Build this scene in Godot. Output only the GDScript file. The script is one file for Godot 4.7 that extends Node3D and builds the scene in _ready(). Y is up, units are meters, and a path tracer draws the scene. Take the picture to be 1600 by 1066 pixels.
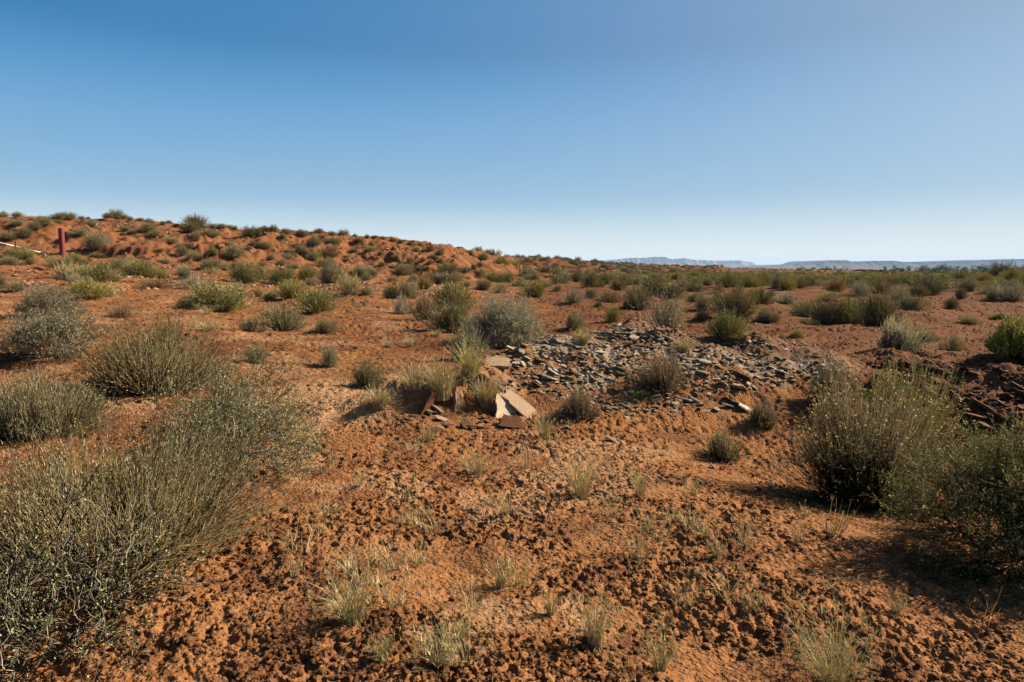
extends Node3D

# ------------------------------------------------------------------ camera and light
const EYE := 1.6
const FOC := 1068.0          # focal length in pixels of a 1600 x 1066 frame
const PITCH := 6.1
const SUN_AZ := 70.0         # degrees right of the view direction
const SUN_EL := 35.0
const EXPOSURE := 3.0

var names := {}
var n_soft := FastNoiseLite.new()
var n_mid := FastNoiseLite.new()
var n_clod := FastNoiseLite.new()
var n_lump := FastNoiseLite.new()
var n_patch := FastNoiseLite.new()
var n_gully := FastNoiseLite.new()
var rng := RandomNumberGenerator.new()
var ridges: Array = []
var mats := {}

class MB:
	var v := PackedVector3Array()
	var n := PackedVector3Array()
	var c := PackedColorArray()
	var ix := PackedInt32Array()
	func needle(p0: Vector3, p1: Vector3, w: float, side: Vector3, col: Color) -> void:
		var nn := (p1 - p0).cross(side).normalized()
		var k := v.size()
		v.append(p0 - side * w * 0.5); v.append(p0 + side * w * 0.5); v.append(p1)
		n.append(nn); n.append(nn); n.append(nn)
		c.append(col); c.append(col); c.append(col)
		ix.append(k); ix.append(k + 1); ix.append(k + 2)
	func leaf(p: Vector3, dir: Vector3, side: Vector3, l: float, w: float, col: Color) -> void:
		var up := dir.cross(side).normalized()
		var k := v.size()
		v.append(p); v.append(p + dir * l * 0.5 + side * w * 0.5 + up * w * 0.15); v.append(p + dir * l); v.append(p + dir * l * 0.5 - side * w * 0.5 + up * w * 0.15)
		for q in 4:
			n.append(up); c.append(col)
		ix.append(k); ix.append(k + 1); ix.append(k + 2); ix.append(k); ix.append(k + 2); ix.append(k + 3)
	func ribbon(pts: PackedVector3Array, w0: float, w1: float, side: Vector3, col: Color) -> void:
		var m := pts.size()
		var k := v.size()
		for j in m:
			var d: Vector3 = (pts[mini(j + 1, m - 1)] - pts[maxi(j - 1, 0)]).normalized()
			var nn := d.cross(side).normalized()
			var w := lerpf(w0, w1, float(j) / (m - 1)) * 0.5
			v.append(pts[j] - side * w); v.append(pts[j] + side * w)
			n.append(nn); n.append(nn); c.append(col); c.append(col)
			if j < m - 1:
				var a := k + j * 2
				ix.append(a); ix.append(a + 1); ix.append(a + 2); ix.append(a + 1); ix.append(a + 3); ix.append(a + 2)
	func tube(pts: PackedVector3Array, r0: float, r1: float, sides: int, col: Color) -> void:
		var m := pts.size()
		var k := v.size()
		var d0: Vector3 = (pts[m - 1] - pts[0]).normalized()
		var a := d0.cross(Vector3(0.31, 0.2, 0.93)).normalized()
		var b := d0.cross(a).normalized()
		for j in m:
			var r := lerpf(r0, r1, float(j) / (m - 1))
			for s in sides:
				var th := TAU * s / sides
				var o := a * cos(th) + b * sin(th)
				v.append(pts[j] + o * r); n.append(o); c.append(col)
			if j < m - 1:
				for s in sides:
					var p := k + j * sides + s
					var q := k + j * sides + (s + 1) % sides
					ix.append(p); ix.append(q); ix.append(p + sides); ix.append(q); ix.append(q + sides); ix.append(p + sides)
	func done() -> ArrayMesh:
		var arr := []
		arr.resize(Mesh.ARRAY_MAX)
		arr[Mesh.ARRAY_VERTEX] = v; arr[Mesh.ARRAY_NORMAL] = n; arr[Mesh.ARRAY_COLOR] = c; arr[Mesh.ARRAY_INDEX] = ix
		var am := ArrayMesh.new()
		if v.size() > 0:
			am.add_surface_from_arrays(Mesh.PRIMITIVE_TRIANGLES, arr)
		return am

# ------------------------------------------------------------------ small helpers
func numbered(called: String) -> String:
	var k: int = names.get(called, 0)
	names[called] = k + 1
	return called if k == 0 else "%s_%03d" % [called, k]

func tag(o: Node, label: String, category: String, group := "") -> void:
	o.set_meta("label", label); o.set_meta("category", category)
	if group != "":
		o.set_meta("group", group)

func structure(called: String, mesh: Mesh, m: Material, parent: Node = self) -> MeshInstance3D:
	var o := part(called, mesh, m, parent)
	if parent == self:
		o.set_meta("kind", "structure")
	return o

func part(called: String, mesh: Mesh, m: Material, parent: Node) -> MeshInstance3D:
	var o := MeshInstance3D.new()
	o.name = numbered(called) if parent == self else called
	o.mesh = mesh
	o.material_override = m
	parent.add_child(o, true)
	return o

func thing(called: String, at: Vector3, turn := 0.0) -> Node3D:
	var o := Node3D.new()
	o.name = numbered(called)
	add_child(o, true)
	o.position = at
	o.rotation.y = turn
	return o

func rnd(a: float, b: float) -> float:
	return rng.randf_range(a, b)

func rdir() -> Vector3:
	var y := rng.randf_range(-1.0, 1.0)
	var t := rng.randf() * TAU
	var s := sqrt(1.0 - y * y)
	return Vector3(s * cos(t), y, s * sin(t))

func shade(cols: Array, spread := 0.18) -> Color:
	var q: Color = cols[rng.randi() % cols.size()]
	var k := 1.0 + rng.randf_range(-spread, spread)
	return Color(q.r * k, q.g * k * (1.0 + rng.randf_range(-0.05, 0.05)), q.b * k)

# pixel of a 1600 x 1066 frame -> direction of sight
func sight(u: float, v: float) -> Vector3:
	var d := Vector3((u - 800.0) / FOC, (533.0 - v) / FOC, -1.0)
	return d.rotated(Vector3.RIGHT, -deg_to_rad(PITCH))

func at_depth(u: float, v: float, depth: float) -> Vector3:
	var d := sight(u, v)
	return Vector3(0, EYE, 0) + d * (depth / -d.z)

# where that line of sight meets the ground
func on_ground(u: float, v: float, most := 420.0) -> Vector3:
	for attempt in 40:
		var d := sight(u, v + attempt * 0.75)
		var t := 1.5
		while t < most:
			var p := Vector3(0, EYE, 0) + d * t
			if p.y <= height(p.x, p.z):
				var lo := t / 1.015
				var hi := t
				for k in 10:
					var m := (lo + hi) * 0.5
					var q := Vector3(0, EYE, 0) + d * m
					if q.y <= height(q.x, q.z):
						hi = m
					else:
						lo = m
				var g := Vector3(0, EYE, 0) + d * hi
				return Vector3(g.x, height(g.x, g.z), g.z)
			t *= 1.015
	return Vector3.ZERO

# ------------------------------------------------------------------ the lie of the land
func setup_noise() -> void:
	for a in [[n_soft, 0.05, 11, 2], [n_mid, 0.9, 12, 3], [n_lump, 8.5, 13, 3], [n_patch, 0.35, 14, 4], [n_gully, 0.11, 15, 3]]:
		a[0].noise_type = FastNoiseLite.TYPE_SIMPLEX_SMOOTH
		a[0].frequency = a[1]; a[0].seed = a[2]; a[0].fractal_octaves = a[3]
		a[0].fractal_type = FastNoiseLite.FRACTAL_FBM
	n_gully.fractal_type = FastNoiseLite.FRACTAL_RIDGED
	n_clod.noise_type = FastNoiseLite.TYPE_CELLULAR
	n_clod.cellular_return_type = FastNoiseLite.RETURN_DISTANCE
	n_clod.cellular_jitter = 1.0
	n_clod.frequency = 17.0; n_clod.seed = 16; n_clod.fractal_type = FastNoiseLite.FRACTAL_NONE

# a ridge: crest points seen at pixel (u, v) and a depth, each with the run of its front and back slope
func ridge(pts: Array, gully: float) -> void:
	var r := {"p": PackedVector2Array(), "h": PackedFloat32Array(), "f": PackedFloat32Array(), "b": PackedFloat32Array(), "g": gully}
	var lo := Vector2(1e9, 1e9)
	var hi := Vector2(-1e9, -1e9)
	for a in pts:
		var w := at_depth(a[0], a[1], a[2])
		r.p.append(Vector2(w.x, w.z)); r.h.append(w.y); r.f.append(a[3]); r.b.append(a[4])
		var m := maxf(a[3], a[4])
		lo = lo.min(Vector2(w.x - m, w.z - m)); hi = hi.max(Vector2(w.x + m, w.z + m))
	r["lo"] = lo; r["hi"] = hi
	ridges.append(r)

func setup_ridges() -> void:
	# low spoil bank before the camera, curling round the right side
	ridge([[520, 648, 7.0, 0.5, 0.8], [600, 628, 7.3, 0.5, 1.0], [650, 606, 7.5, 0.55, 1.2], [705, 584, 7.8, 0.6, 1.4], [765, 562, 8.2, 0.9, 1.6], [850, 541, 9.0, 1.8, 1.6], [930, 519, 9.5, 2.2, 1.8], [985, 503, 9.8, 2.5, 2.0], [1060, 516, 9.8, 2.4, 2.0], [1130, 524, 9.8, 2.2, 2.0], [1230, 531, 9.8, 2.1, 2.0], [1310, 556, 9.7, 2.0, 1.6], [1420, 556, 9.3, 2.4, 2.2], [1500, 556, 9.0, 2.3, 3.0], [1600, 562, 8.7, 2.3, 3.0], [1800, 570, 8.4, 2.4, 3.0]], 0.05)
	# the long red hill on the left
	ridge([[-700, 330, 70, 30, 50], [-300, 334, 74, 30, 50], [0, 337, 75, 31, 50], [160, 341, 75, 31, 50], [240, 347, 75, 30, 45], [400, 358, 76, 29, 40], [500, 363, 76, 28, 35], [560, 369, 75, 26, 30], [620, 376, 74, 22, 26], [660, 386, 76, 20, 24], [690, 399, 80, 18, 20], [725, 412, 86, 14, 16]], 1.5)
	# its lower continuation farther off
	ridge([[640, 404, 132, 24, 40], [700, 402, 135, 26, 40], [760, 400, 138, 28, 40], [825, 401, 140, 28, 40], [870, 407, 145, 26, 40], [915, 412, 152, 22, 34]], 1.2)
	ridge([[840, 413, 196, 28, 50], [900, 412, 205, 30, 50], [955, 411, 212, 30, 50], [1010, 414.5, 215, 30, 50], [1075, 415.5, 210, 24, 44], [1100, 420, 212, 20, 40], [1170, 420, 228, 20, 40], [1240, 421, 238, 20, 40]], 1.0)

func height(x: float, z: float) -> float:
	var r := sqrt(x * x + z * z)
	var h := 0.0
	var far := smoothstep(6.0, 22.0, r)
	if r > 7.0:
		h += 1.2 * smoothstep(5.0, 52.0, -0.77 * x - 0.64 * z) * smoothstep(12.0, -28.0, x)
		h += n_soft.get_noise_2d(x, z) * 0.34 * far
	h += n_soft.get_noise_2d(x * 6.0 + 40.0, z * 6.0) * 0.07
	if r > 8.0 and r < 60.0:
		h += n_patch.get_noise_2d(x * 0.9 + 3.0, z * 0.9) * 0.14 * smoothstep(8.0, 14.0, r)
	# the scrape on the right
	var dx := (x - 3.9) / 2.4
	var dz := (z + 6.4) / 2.0
	h -= 0.42 * exp(-(dx * dx + dz * dz))
	if r > 230.0:
		h -= 6.0 * smoothstep(235.0, 420.0, r)
	var q := Vector2(x, z)
	for rd in ridges:
		if x < rd.lo.x or x > rd.hi.x or z < rd.lo.y or z > rd.hi.y:
			continue
		var pts: PackedVector2Array = rd.p
		var g: float = rd.g
		var warp := n_gully.get_noise_2d(x * 0.5, z * 0.22) * 0.10 if g > 0.5 else 0.0
		var rise := 0.0
		var flank := 0.0
		var full := 0.0
		for i in pts.size() - 1:
			var a := pts[i]
			var ab := pts[i + 1] - a
			var t := clampf((q - a).dot(ab) / ab.length_squared(), 0.0, 1.0)
			var near := a + ab * t
			var d := q.distance_to(near)
			if d > rd.f[i] * 1.3 + rd.b[i] + 1.0:
				continue
			var side := (q - near).dot(near.normalized()) / maxf(d, 0.001)
			var w: float = lerpf(lerpf(rd.f[i], rd.f[i + 1], t), lerpf(rd.b[i], rd.b[i + 1], t), smoothstep(-0.4, 0.4, side))
			var p := 1.0 - clampf(d / w + warp, 0.0, 1.0)
			if p <= 0.0:
				continue
			var k := lerpf(p * p * (3.0 - 2.0 * p), p, 0.35)
			var up := k * (lerpf(rd.h[i], rd.h[i + 1], t) - h)
			if up > rise:
				rise = up; flank = p * (1.0 - p) * 4.0; full = k
		if rise <= 0.0:
			continue
		h += rise
		if g > 0.5:
			h += flank * g * (n_gully.get_noise_2d(x * 0.9 + 70.0, z * 0.35) * 0.20 + n_soft.get_noise_2d(x * 4.0, z * 4.0) * 0.22 + n_mid.get_noise_2d(x * 0.6, z * 0.4) * 0.24 + n_mid.get_noise_2d(x * 2.0, z * 1.6) * 0.11 + (smoothstep(-0.05, 0.05, n_soft.get_noise_2d(x * 2.6 + 20.0, z * 2.0)) - 0.5) * 0.32)
		else:
			h += full * (n_mid.get_noise_2d(x * 1.4, z * 1.4) * 0.13 + n_mid.get_noise_2d(x * 0.6 + 4.0, z * 0.6) * 0.14)
	return h

func fine(x: float, z: float, r: float) -> float:
	if r > 130.0:
		return n_mid.get_noise_2d(x * 0.3, z * 0.3) * 0.15 if r < 260.0 else 0.0
	var m := n_mid.get_noise_2d(x, z)
	var f := m * 0.035
	if r < 45.0:
		var rough := smoothstep(-0.45, 0.15, n_patch.get_noise_2d(x * 2.2 + 9.0, z * 2.2) + m * 0.3)
		var l := n_lump.get_noise_2d(x, z)
		f += (l * 0.019 - maxf(0.0, -l - 0.12) * 0.05) * (0.3 + 0.7 * rough) * (1.0 + smoothstep(10.0, 20.0, r) * 0.9)
		if r < 16.0:
			var wx := x + l * 0.045
			var wz := z + m * 0.06 - l * 0.03
			var big := clampf(0.5 + n_lump.get_noise_2d(x * 0.5 + 8.0, z * 0.5) * 2.4, 0.0, 1.0)
			f += smoothstep(0.52, 0.16, n_clod.get_noise_2d(wx, wz) + 1.0) * 0.015 * rough * big
			if r < 11.0:
				f += smoothstep(0.5, 0.15, n_clod.get_noise_2d(wx * 2.3 + 5.0, wz * 2.3) + 1.0) * 0.008 * (0.25 + 0.75 * rough)
	else:
		f += n_mid.get_noise_2d(x * 0.35 + 5.0, z * 0.35) * 0.14
	return f

func soil(x: float, z: float) -> Color:
	var a := n_patch.get_noise_2d(x, z)
	var b := n_patch.get_noise_2d(x * 0.16 + 31.0, z * 0.16 - 7.0)
	var c := n_mid.get_noise_2d(x * 2.5, z * 2.5)
	var col := Color(0.27, 0.127, 0.054).lerp(Color(0.205, 0.085, 0.035), smoothstep(-0.3, 0.35, b + a * 0.35))
	# brown crusted soil in blotches of half a metre
	col = col.lerp(Color(0.155, 0.072, 0.036), 0.75 * smoothstep(0.05, 0.25, n_patch.get_noise_2d(x * 3.1 + 60.0, z * 3.1) + c * 0.35))
	# pale crust, in patches with an edge
	var crust := smoothstep(0.10, 0.26, a + c * 0.22 + b * 0.45 - 0.02)
	var dxp := (x + 2.1) / 1.5
	var dzp := (z + 8.2) / 2.2
	crust = maxf(crust * 0.55, smoothstep(0.35, 0.75, exp(-(dxp * dxp + dzp * dzp)) + c * 0.3 + a * 0.25) * 0.9)
	if z > -6.0:
		crust *= smoothstep(1.6, 0.4, x)
	col = col.lerp(Color(0.38, 0.22, 0.118), crust)
	# crushed grey shale on the bank
	var dm := absf(z + 9.3 + 0.10 * (x - 2.0)) / 1.2
	if x > -0.6 and x < 5.4 and dm < 1.6:
		var sh := (1.0 - dm / 1.6) * smoothstep(-0.6, 0.6, x) * smoothstep(5.4, 4.2, x)
		col = col.lerp(Color(0.33, 0.26, 0.19), 0.85 * smoothstep(0.3, 0.6, sh * 0.8 + c * 0.4 + a * 0.3))
	# darker red clay on far ridges; with painted shade on right-hand bank and flat
	var clay_shade := smoothstep(-0.5, 0.6, (x - 3.6) * 0.35 - absf(z + 8.0) * 0.30 + c * 0.5 + a * 0.4)
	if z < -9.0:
		clay_shade = maxf(clay_shade, smoothstep(-0.45, 0.35, (x + z * 0.06 + 1.0) * 0.12 + a * 0.4 + b * 0.4 + c * 0.15) * 0.85)
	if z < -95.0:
		clay_shade = maxf(clay_shade, smoothstep(-0.5, 0.2, b + a * 0.5 + minf((-z - 100.0) * 0.02, 0.6)))
	# the hill is a deeper red than the sand below it
	if z < -30.0 and x < 8.0:
		col = col.lerp(Color(0.205, 0.083, 0.038), 0.75 * smoothstep(-0.25, 0.25, a + c * 0.3 + (-z * 0.64 - x * 0.77 - 44.0) * 0.05))
	col = col.lerp(Color(0.135, 0.056, 0.029), clay_shade * 0.88)
	return Color(col.r * 0.77, col.g * 0.77, col.b * 0.76)

func build_ground() -> void:
	var ang := PackedFloat32Array()
	for i in 28:
		ang.append(lerpf(-180.0, -47.0, i / 28.0))
	for i in 760:
		ang.append(lerpf(-47.0, 47.0, i / 760.0))
	for i in 29:
		ang.append(lerpf(47.0, 180.0, i / 28.0))
	var rad := PackedFloat32Array()
	var r := 0.25
	while r < 17000.0:
		rad.append(r)
		if r < 1.7: r *= 1.12
		elif r < 12.0: r *= 1.0040
		elif r < 100.0: r *= 1.0075
		elif r < 300.0: r *= 1.022
		else: r *= 1.09
	var na := ang.size()
	var nr := rad.size()
	var v := PackedVector3Array(); v.resize(na * nr)
	var c := PackedColorArray(); c.resize(na * nr)
	for i in nr:
		r = rad[i]
		for j in na:
			var t := deg_to_rad(ang[j])
			var x := sin(t) * r
			var z := -cos(t) * r
			v[i * na + j] = Vector3(x, height(x, z) + fine(x, z, r), z)
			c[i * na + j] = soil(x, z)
	var nn := PackedVector3Array(); nn.resize(na * nr)
	for i in nr:
		var i0 := maxi(i - 1, 0)
		var i1 := mini(i + 1, nr - 1)
		for j in na:
			var j0 := j - 1 if j > 0 else na - 2
			var j1 := j + 1 if j < na - 1 else 1
			nn[i * na + j] = (v[i * na + j1] - v[i * na + j0]).cross(v[i1 * na + j] - v[i0 * na + j]).normalized()
			if nn[i * na + j].y < 0.0:
				nn[i * na + j] = -nn[i * na + j]
	var ix := PackedInt32Array(); ix.resize((na - 1) * (nr - 1) * 6)
	var k := 0
	for i in nr - 1:
		for j in na - 1:
			var a := i * na + j
			ix[k] = a; ix[k + 1] = a + na; ix[k + 2] = a + 1
			ix[k + 3] = a + 1; ix[k + 4] = a + na; ix[k + 5] = a + na + 1
			k += 6
	var arr := []
	arr.resize(Mesh.ARRAY_MAX)
	arr[Mesh.ARRAY_VERTEX] = v; arr[Mesh.ARRAY_NORMAL] = nn; arr[Mesh.ARRAY_COLOR] = c; arr[Mesh.ARRAY_INDEX] = ix
	var am := ArrayMesh.new()
	am.add_surface_from_arrays(Mesh.PRIMITIVE_TRIANGLES, arr)
	structure("ground", am, mats.soil)

# ------------------------------------------------------------------ materials
func noise_image(f: float, kind: int, oct: int, sd: int, size := 512) -> Image:
	var q := FastNoiseLite.new()
	q.noise_type = kind; q.frequency = f; q.seed = sd
	q.fractal_octaves = oct
	q.fractal_type = FastNoiseLite.FRACTAL_FBM if oct > 1 else FastNoiseLite.FRACTAL_NONE
	return q.get_seamless_image(size, size)

func grain_texture(a: Image, b: Image, lo: Color, hi: Color, speck: Color, speck_from: float) -> ImageTexture:
	var s := a.get_width()
	var im := Image.create(s, s, false, Image.FORMAT_RGB8)
	for y in s:
		for x in s:
			var q := a.get_pixel(x, y).r * 0.55 + b.get_pixel(x, y).r * 0.45
			var col := lo.lerp(hi, smoothstep(0.25, 0.75, q))
			if b.get_pixel((x * 3) % s, (y * 3) % s).r > speck_from:
				col = col.lerp(speck, 0.6)
			im.set_pixel(x, y, col)
	return ImageTexture.create_from_image(im)

func make_materials() -> void:
	var a := noise_image(0.02, FastNoiseLite.TYPE_SIMPLEX_SMOOTH, 4, 3)
	var b := noise_image(0.09, FastNoiseLite.TYPE_SIMPLEX_SMOOTH, 3, 4)
	var bump := noise_image(0.06, FastNoiseLite.TYPE_CELLULAR, 3, 5)
	var soil_tex := grain_texture(a, b, Color(0.80, 0.78, 0.76), Color(1, 1, 1), Color(1.0, 1.0, 1.0), 0.74)
	var m := StandardMaterial3D.new()
	m.vertex_color_use_as_albedo = true
	m.albedo_texture = soil_tex
	m.uv1_triplanar = true; m.uv1_world_triplanar = true
	m.uv1_scale = Vector3.ONE * 1.1
	m.roughness = 1.0
	m.metallic_specular = 0.15
	m.heightmap_enabled = true
	m.heightmap_texture = ImageTexture.create_from_image(bump)
	m.heightmap_scale = 2.2
	mats["soil"] = m
	var cm := m.duplicate()
	cm.heightmap_scale = 0.5
	cm.uv1_world_triplanar = false
	cm.uv1_scale = Vector3.ONE * 0.7
	mats["clod"] = cm
	var rock_tex := grain_texture(a, b, Color(0.78, 0.76, 0.73), Color(1, 1, 1), Color(0.8, 0.70, 0.58), 0.70)
	var rm := StandardMaterial3D.new()
	rm.vertex_color_use_as_albedo = true
	rm.albedo_texture = rock_tex
	rm.uv1_triplanar = true
	rm.uv1_scale = Vector3(2.3, 5.0, 2.3)
	rm.albedo_color = Color(0.92, 0.92, 0.92)
	rm.roughness = 0.9
	rm.metallic_specular = 0.25
	rm.heightmap_enabled = true
	rm.heightmap_texture = ImageTexture.create_from_image(noise_image(0.035, FastNoiseLite.TYPE_SIMPLEX_SMOOTH, 5, 8))
	rm.heightmap_scale = 1.0
	mats["rock"] = rm
	var plant := StandardMaterial3D.new()
	plant.vertex_color_use_as_albedo = true
	plant.albedo_color = Color(0.885, 0.885, 0.885)
	plant.roughness = 0.8
	plant.metallic_specular = 0.25
	plant.backlight_enabled = true
	plant.backlight = Color(0.55, 0.55, 0.4)
	plant.cull_mode = BaseMaterial3D.CULL_DISABLED
	mats["leaf"] = plant
	var wood := StandardMaterial3D.new()
	wood.vertex_color_use_as_albedo = true
	wood.albedo_color = Color(0.885, 0.885, 0.885)
	wood.roughness = 0.9
	wood.metallic_specular = 0.2
	wood.cull_mode = BaseMaterial3D.CULL_DISABLED
	mats["wood"] = wood
	var mesa := StandardMaterial3D.new()
	mesa.vertex_color_use_as_albedo = true
	mesa.albedo_color = Color(0.92, 0.92, 0.92)
	mesa.roughness = 1.0
	mesa.metallic_specular = 0.1
	mats["mesa"] = mesa
	var red := StandardMaterial3D.new()
	red.albedo_texture = grain_texture(a, b, Color(0.33, 0.035, 0.03), Color(0.50, 0.06, 0.05), Color(0.30, 0.16, 0.11), 0.62)
	red.uv1_triplanar = true
	red.uv1_scale = Vector3.ONE * 1.6
	red.roughness = 0.62
	mats["red_paint"] = red
	var steel := StandardMaterial3D.new()
	steel.albedo_color = Color(0.19, 0.15, 0.12)
	steel.roughness = 0.7; steel.metallic = 0.4
	mats["steel"] = steel
	var white := StandardMaterial3D.new()
	white.albedo_color = Color(0.86, 0.84, 0.82)
	white.roughness = 0.5
	mats["white"] = white

# ------------------------------------------------------------------ plants
# a dome of many upright stems that carry fine needles; returns [stems, foliage]
func broom(P: Dictionary) -> Array:
	rng.seed = P.seed
	var R: float = P.R
	var H: float = P.H
	var st := MB.new()
	var lf := MB.new()
	var br: float = P.get("base", 0.28) * R
	var up: float = P.get("up", 0.5)
	var start: float = P.get("start", 0.4)
	var lean: Vector3 = P.get("lean", Vector3.ZERO)
	var nn: int = P.needles
	var lob := rnd(0, 10)
	for i in int(P.n):
		var th := rng.randf() * TAU
		var q := pow(rng.randf(), 0.55)
		var lobe := 1.0 + 0.20 * sin(th + lob * 3.0) + 0.18 * sin(th * 3.0 + lob) + 0.14 * sin(th * 5.0 + lob * 2.0)
		var rr := R * q * lobe
		var ty := H * (0.42 + 0.58 * sqrt(maxf(0.0, 1.0 - q * q))) * rnd(0.62, 1.08) * (1.0 + 0.16 * sin(th * 2.0 + lob * 5.0))
		if q > 0.85:
			ty *= rnd(0.35, 1.0)
		var tip := Vector3(cos(th) * rr, ty, sin(th) * rr) + lean * ty
		var b0 := Vector3(cos(th) * br * q, -0.02, sin(th) * br * q) + Vector3(rnd(-1, 1), 0, rnd(-1, 1)) * br * 0.35
		var ctl := Vector3(lerpf(b0.x, tip.x, 0.75 - up * 0.45), tip.y * (0.35 + up * 0.1), lerpf(b0.z, tip.z, 0.75 - up * 0.45)) + rdir() * R * 0.11
		var pts := PackedVector3Array()
		for k in 5:
			var t := k / 4.0
			pts.append(b0 * (1 - t) * (1 - t) + ctl * 2 * t * (1 - t) + tip * t * t + rdir() * R * 0.012 * t)
		var col := shade(P.stem_cols)
		var sw: float = P.stem_w * rnd(0.7, 1.2)
		if P.get("tubes", false):
			st.tube(pts, sw * 0.6, sw * 0.22, 3, col)
		else:
			st.ribbon(pts, sw, sw * 0.4, Vector3(cos(th + 1.6), 0, sin(th + 1.6)).rotated(Vector3.UP, rnd(-1, 1)), col)
		var lc := shade(P.leaf_cols)
		for k in nn:
			var t := lerpf(start, 1.0, (k + rng.randf()) / nn)
			var p := b0 * (1 - t) * (1 - t) + ctl * 2 * t * (1 - t) + tip * t * t
			var d := (ctl - b0).lerp(tip - ctl, t).normalized()
			var nd := (d + rdir() * float(P.get("flare", 0.55)) + Vector3.UP * 0.25).normalized()
			var l: float = P.needle_l * rnd(0.6, 1.3)
			var side := nd.cross(rdir()).normalized()
			if P.get("leafy", false):
				lf.leaf(p, nd, side, l, P.needle_w * rnd(0.7, 1.2), shade([lc], 0.15))
			else:
				lf.needle(p, p + nd * l, P.needle_w * rnd(0.7, 1.2), side, shade([lc], 0.12))
		if P.has("heads") and rng.randf() < P.heads:
			for k in 3:
				var hd := rdir()
				lf.leaf(tip + rdir() * P.head_r * 1.5, hd, hd.cross(rdir()).normalized(), P.head_r * 2.0, P.head_r * 1.8, shade(P.head_cols))
	return [st.done(), lf.done()]

# a tangle of crooked woody twigs, small leaves at the ends; returns [branches, foliage]
func woody(P: Dictionary) -> Array:
	rng.seed = P.seed
	var st := MB.new()
	var lf := MB.new()
	var R: float = P.R
	var H: float = P.H
	var todo: Array = []
	for i in int(P.limbs):
		var th: float = TAU * (i + rnd(-0.4, 0.4)) / P.limbs
		var el := rnd(0.12, 1.45)
		var dir := Vector3(cos(th) * cos(el), sin(el), sin(th) * cos(el))
		var reach := R * rnd(0.8, 1.1) * absf(cos(el)) + H * rnd(0.75, 1.1) * sin(el)
		todo.append([Vector3(cos(th), 0, sin(th)) * R * rnd(0.02, 0.22) - Vector3(0, 0.02, 0), dir, reach * 0.42, P.limb_w * rnd(0.7, 1.2), 0])
	var levels: int = P.levels
	while todo.size() > 0:
		var a: Array = todo.pop_back()
		var p: Vector3 = a[0]
		var d: Vector3 = a[1]
		var l: float = a[2]
		var w: float = a[3]
		var lev: int = a[4]
		var pts := PackedVector3Array([p])
		var seg := 3
		for k in seg:
			d = (d + rdir() * float(P.get("crook", 0.3)) + Vector3.UP * 0.05).normalized()
			if p.y < 0.03 and d.y < 0.0:
				d.y = absf(d.y)
			p += d * l / seg
			pts.append(p)
			if lev >= levels - 2 and P.leaves > 0:
				for q in int(P.leaves):
					if rng.randf() < float(P.get("leafiness", 0.6)):
						var ld := (d + rdir() * 1.1 + Vector3.UP * 0.3).normalized()
						lf.leaf(p + rdir() * P.leaf_l * 0.6, ld, ld.cross(rdir()).normalized(), P.leaf_l * rnd(0.6, 1.3), P.leaf_w * rnd(0.7, 1.2), shade(P.leaf_cols))
			if lev < levels and k >= 1 or (lev < levels and rng.randf() < 0.5):
				var sd := (d + rdir() * float(P.get("fork", 0.85))).normalized()
				todo.append([p, sd, l * rnd(0.5, 0.8), w * float(P.get("taper", 0.74)), lev + 1])
		st.tube(pts, w * 0.5, w * 0.33, 3 if lev > 0 else 4, shade(P.stem_cols))
		if lev < levels:
			todo.append([p, (d + rdir() * 0.4).normalized(), l * rnd(0.55, 0.85), w * float(P.get("taper", 0.74)), lev + 1])
	return [st.done(), lf.done()]

func grass(P: Dictionary) -> ArrayMesh:
	rng.seed = P.seed
	var g := MB.new()
	for i in int(P.n):
		var th := rng.randf() * TAU
		var b0: Vector3 = Vector3(cos(th), 0, sin(th)) * float(P.R) * 0.32 * sqrt(rng.randf())
		var dirn := Vector3(cos(th), 0, sin(th)).rotated(Vector3.UP, rnd(-0.9, 0.9))
		var l: float = P.H * rnd(0.45, 1.1)
		var out: float = P.R * rnd(0.1, 1.0)
		var droop: float = rnd(0.0, P.get("droop", 0.35))
		var pts := PackedVector3Array()
		for k in 5:
			var t := k / 4.0
			pts.append(b0 + dirn * out * t * t + Vector3(0, -0.015 + l * (t - droop * t * t * t), 0))
		g.ribbon(pts, P.w * rnd(0.7, 1.2), P.w * 0.25, dirn.cross(Vector3.UP).rotated(Vector3.UP, rnd(-1.2, 1.2)), shade(P.cols))
		if P.get("seed_heads", 0.0) > rng.randf():
			for k in 5:
				var hd := (Vector3.UP + rdir() * 0.5).normalized()
				g.needle(pts[4] + rdir() * 0.008, pts[4] + hd * 0.03, 0.004, hd.cross(rdir()).normalized(), shade(P.cols))
	return g.done()

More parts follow.
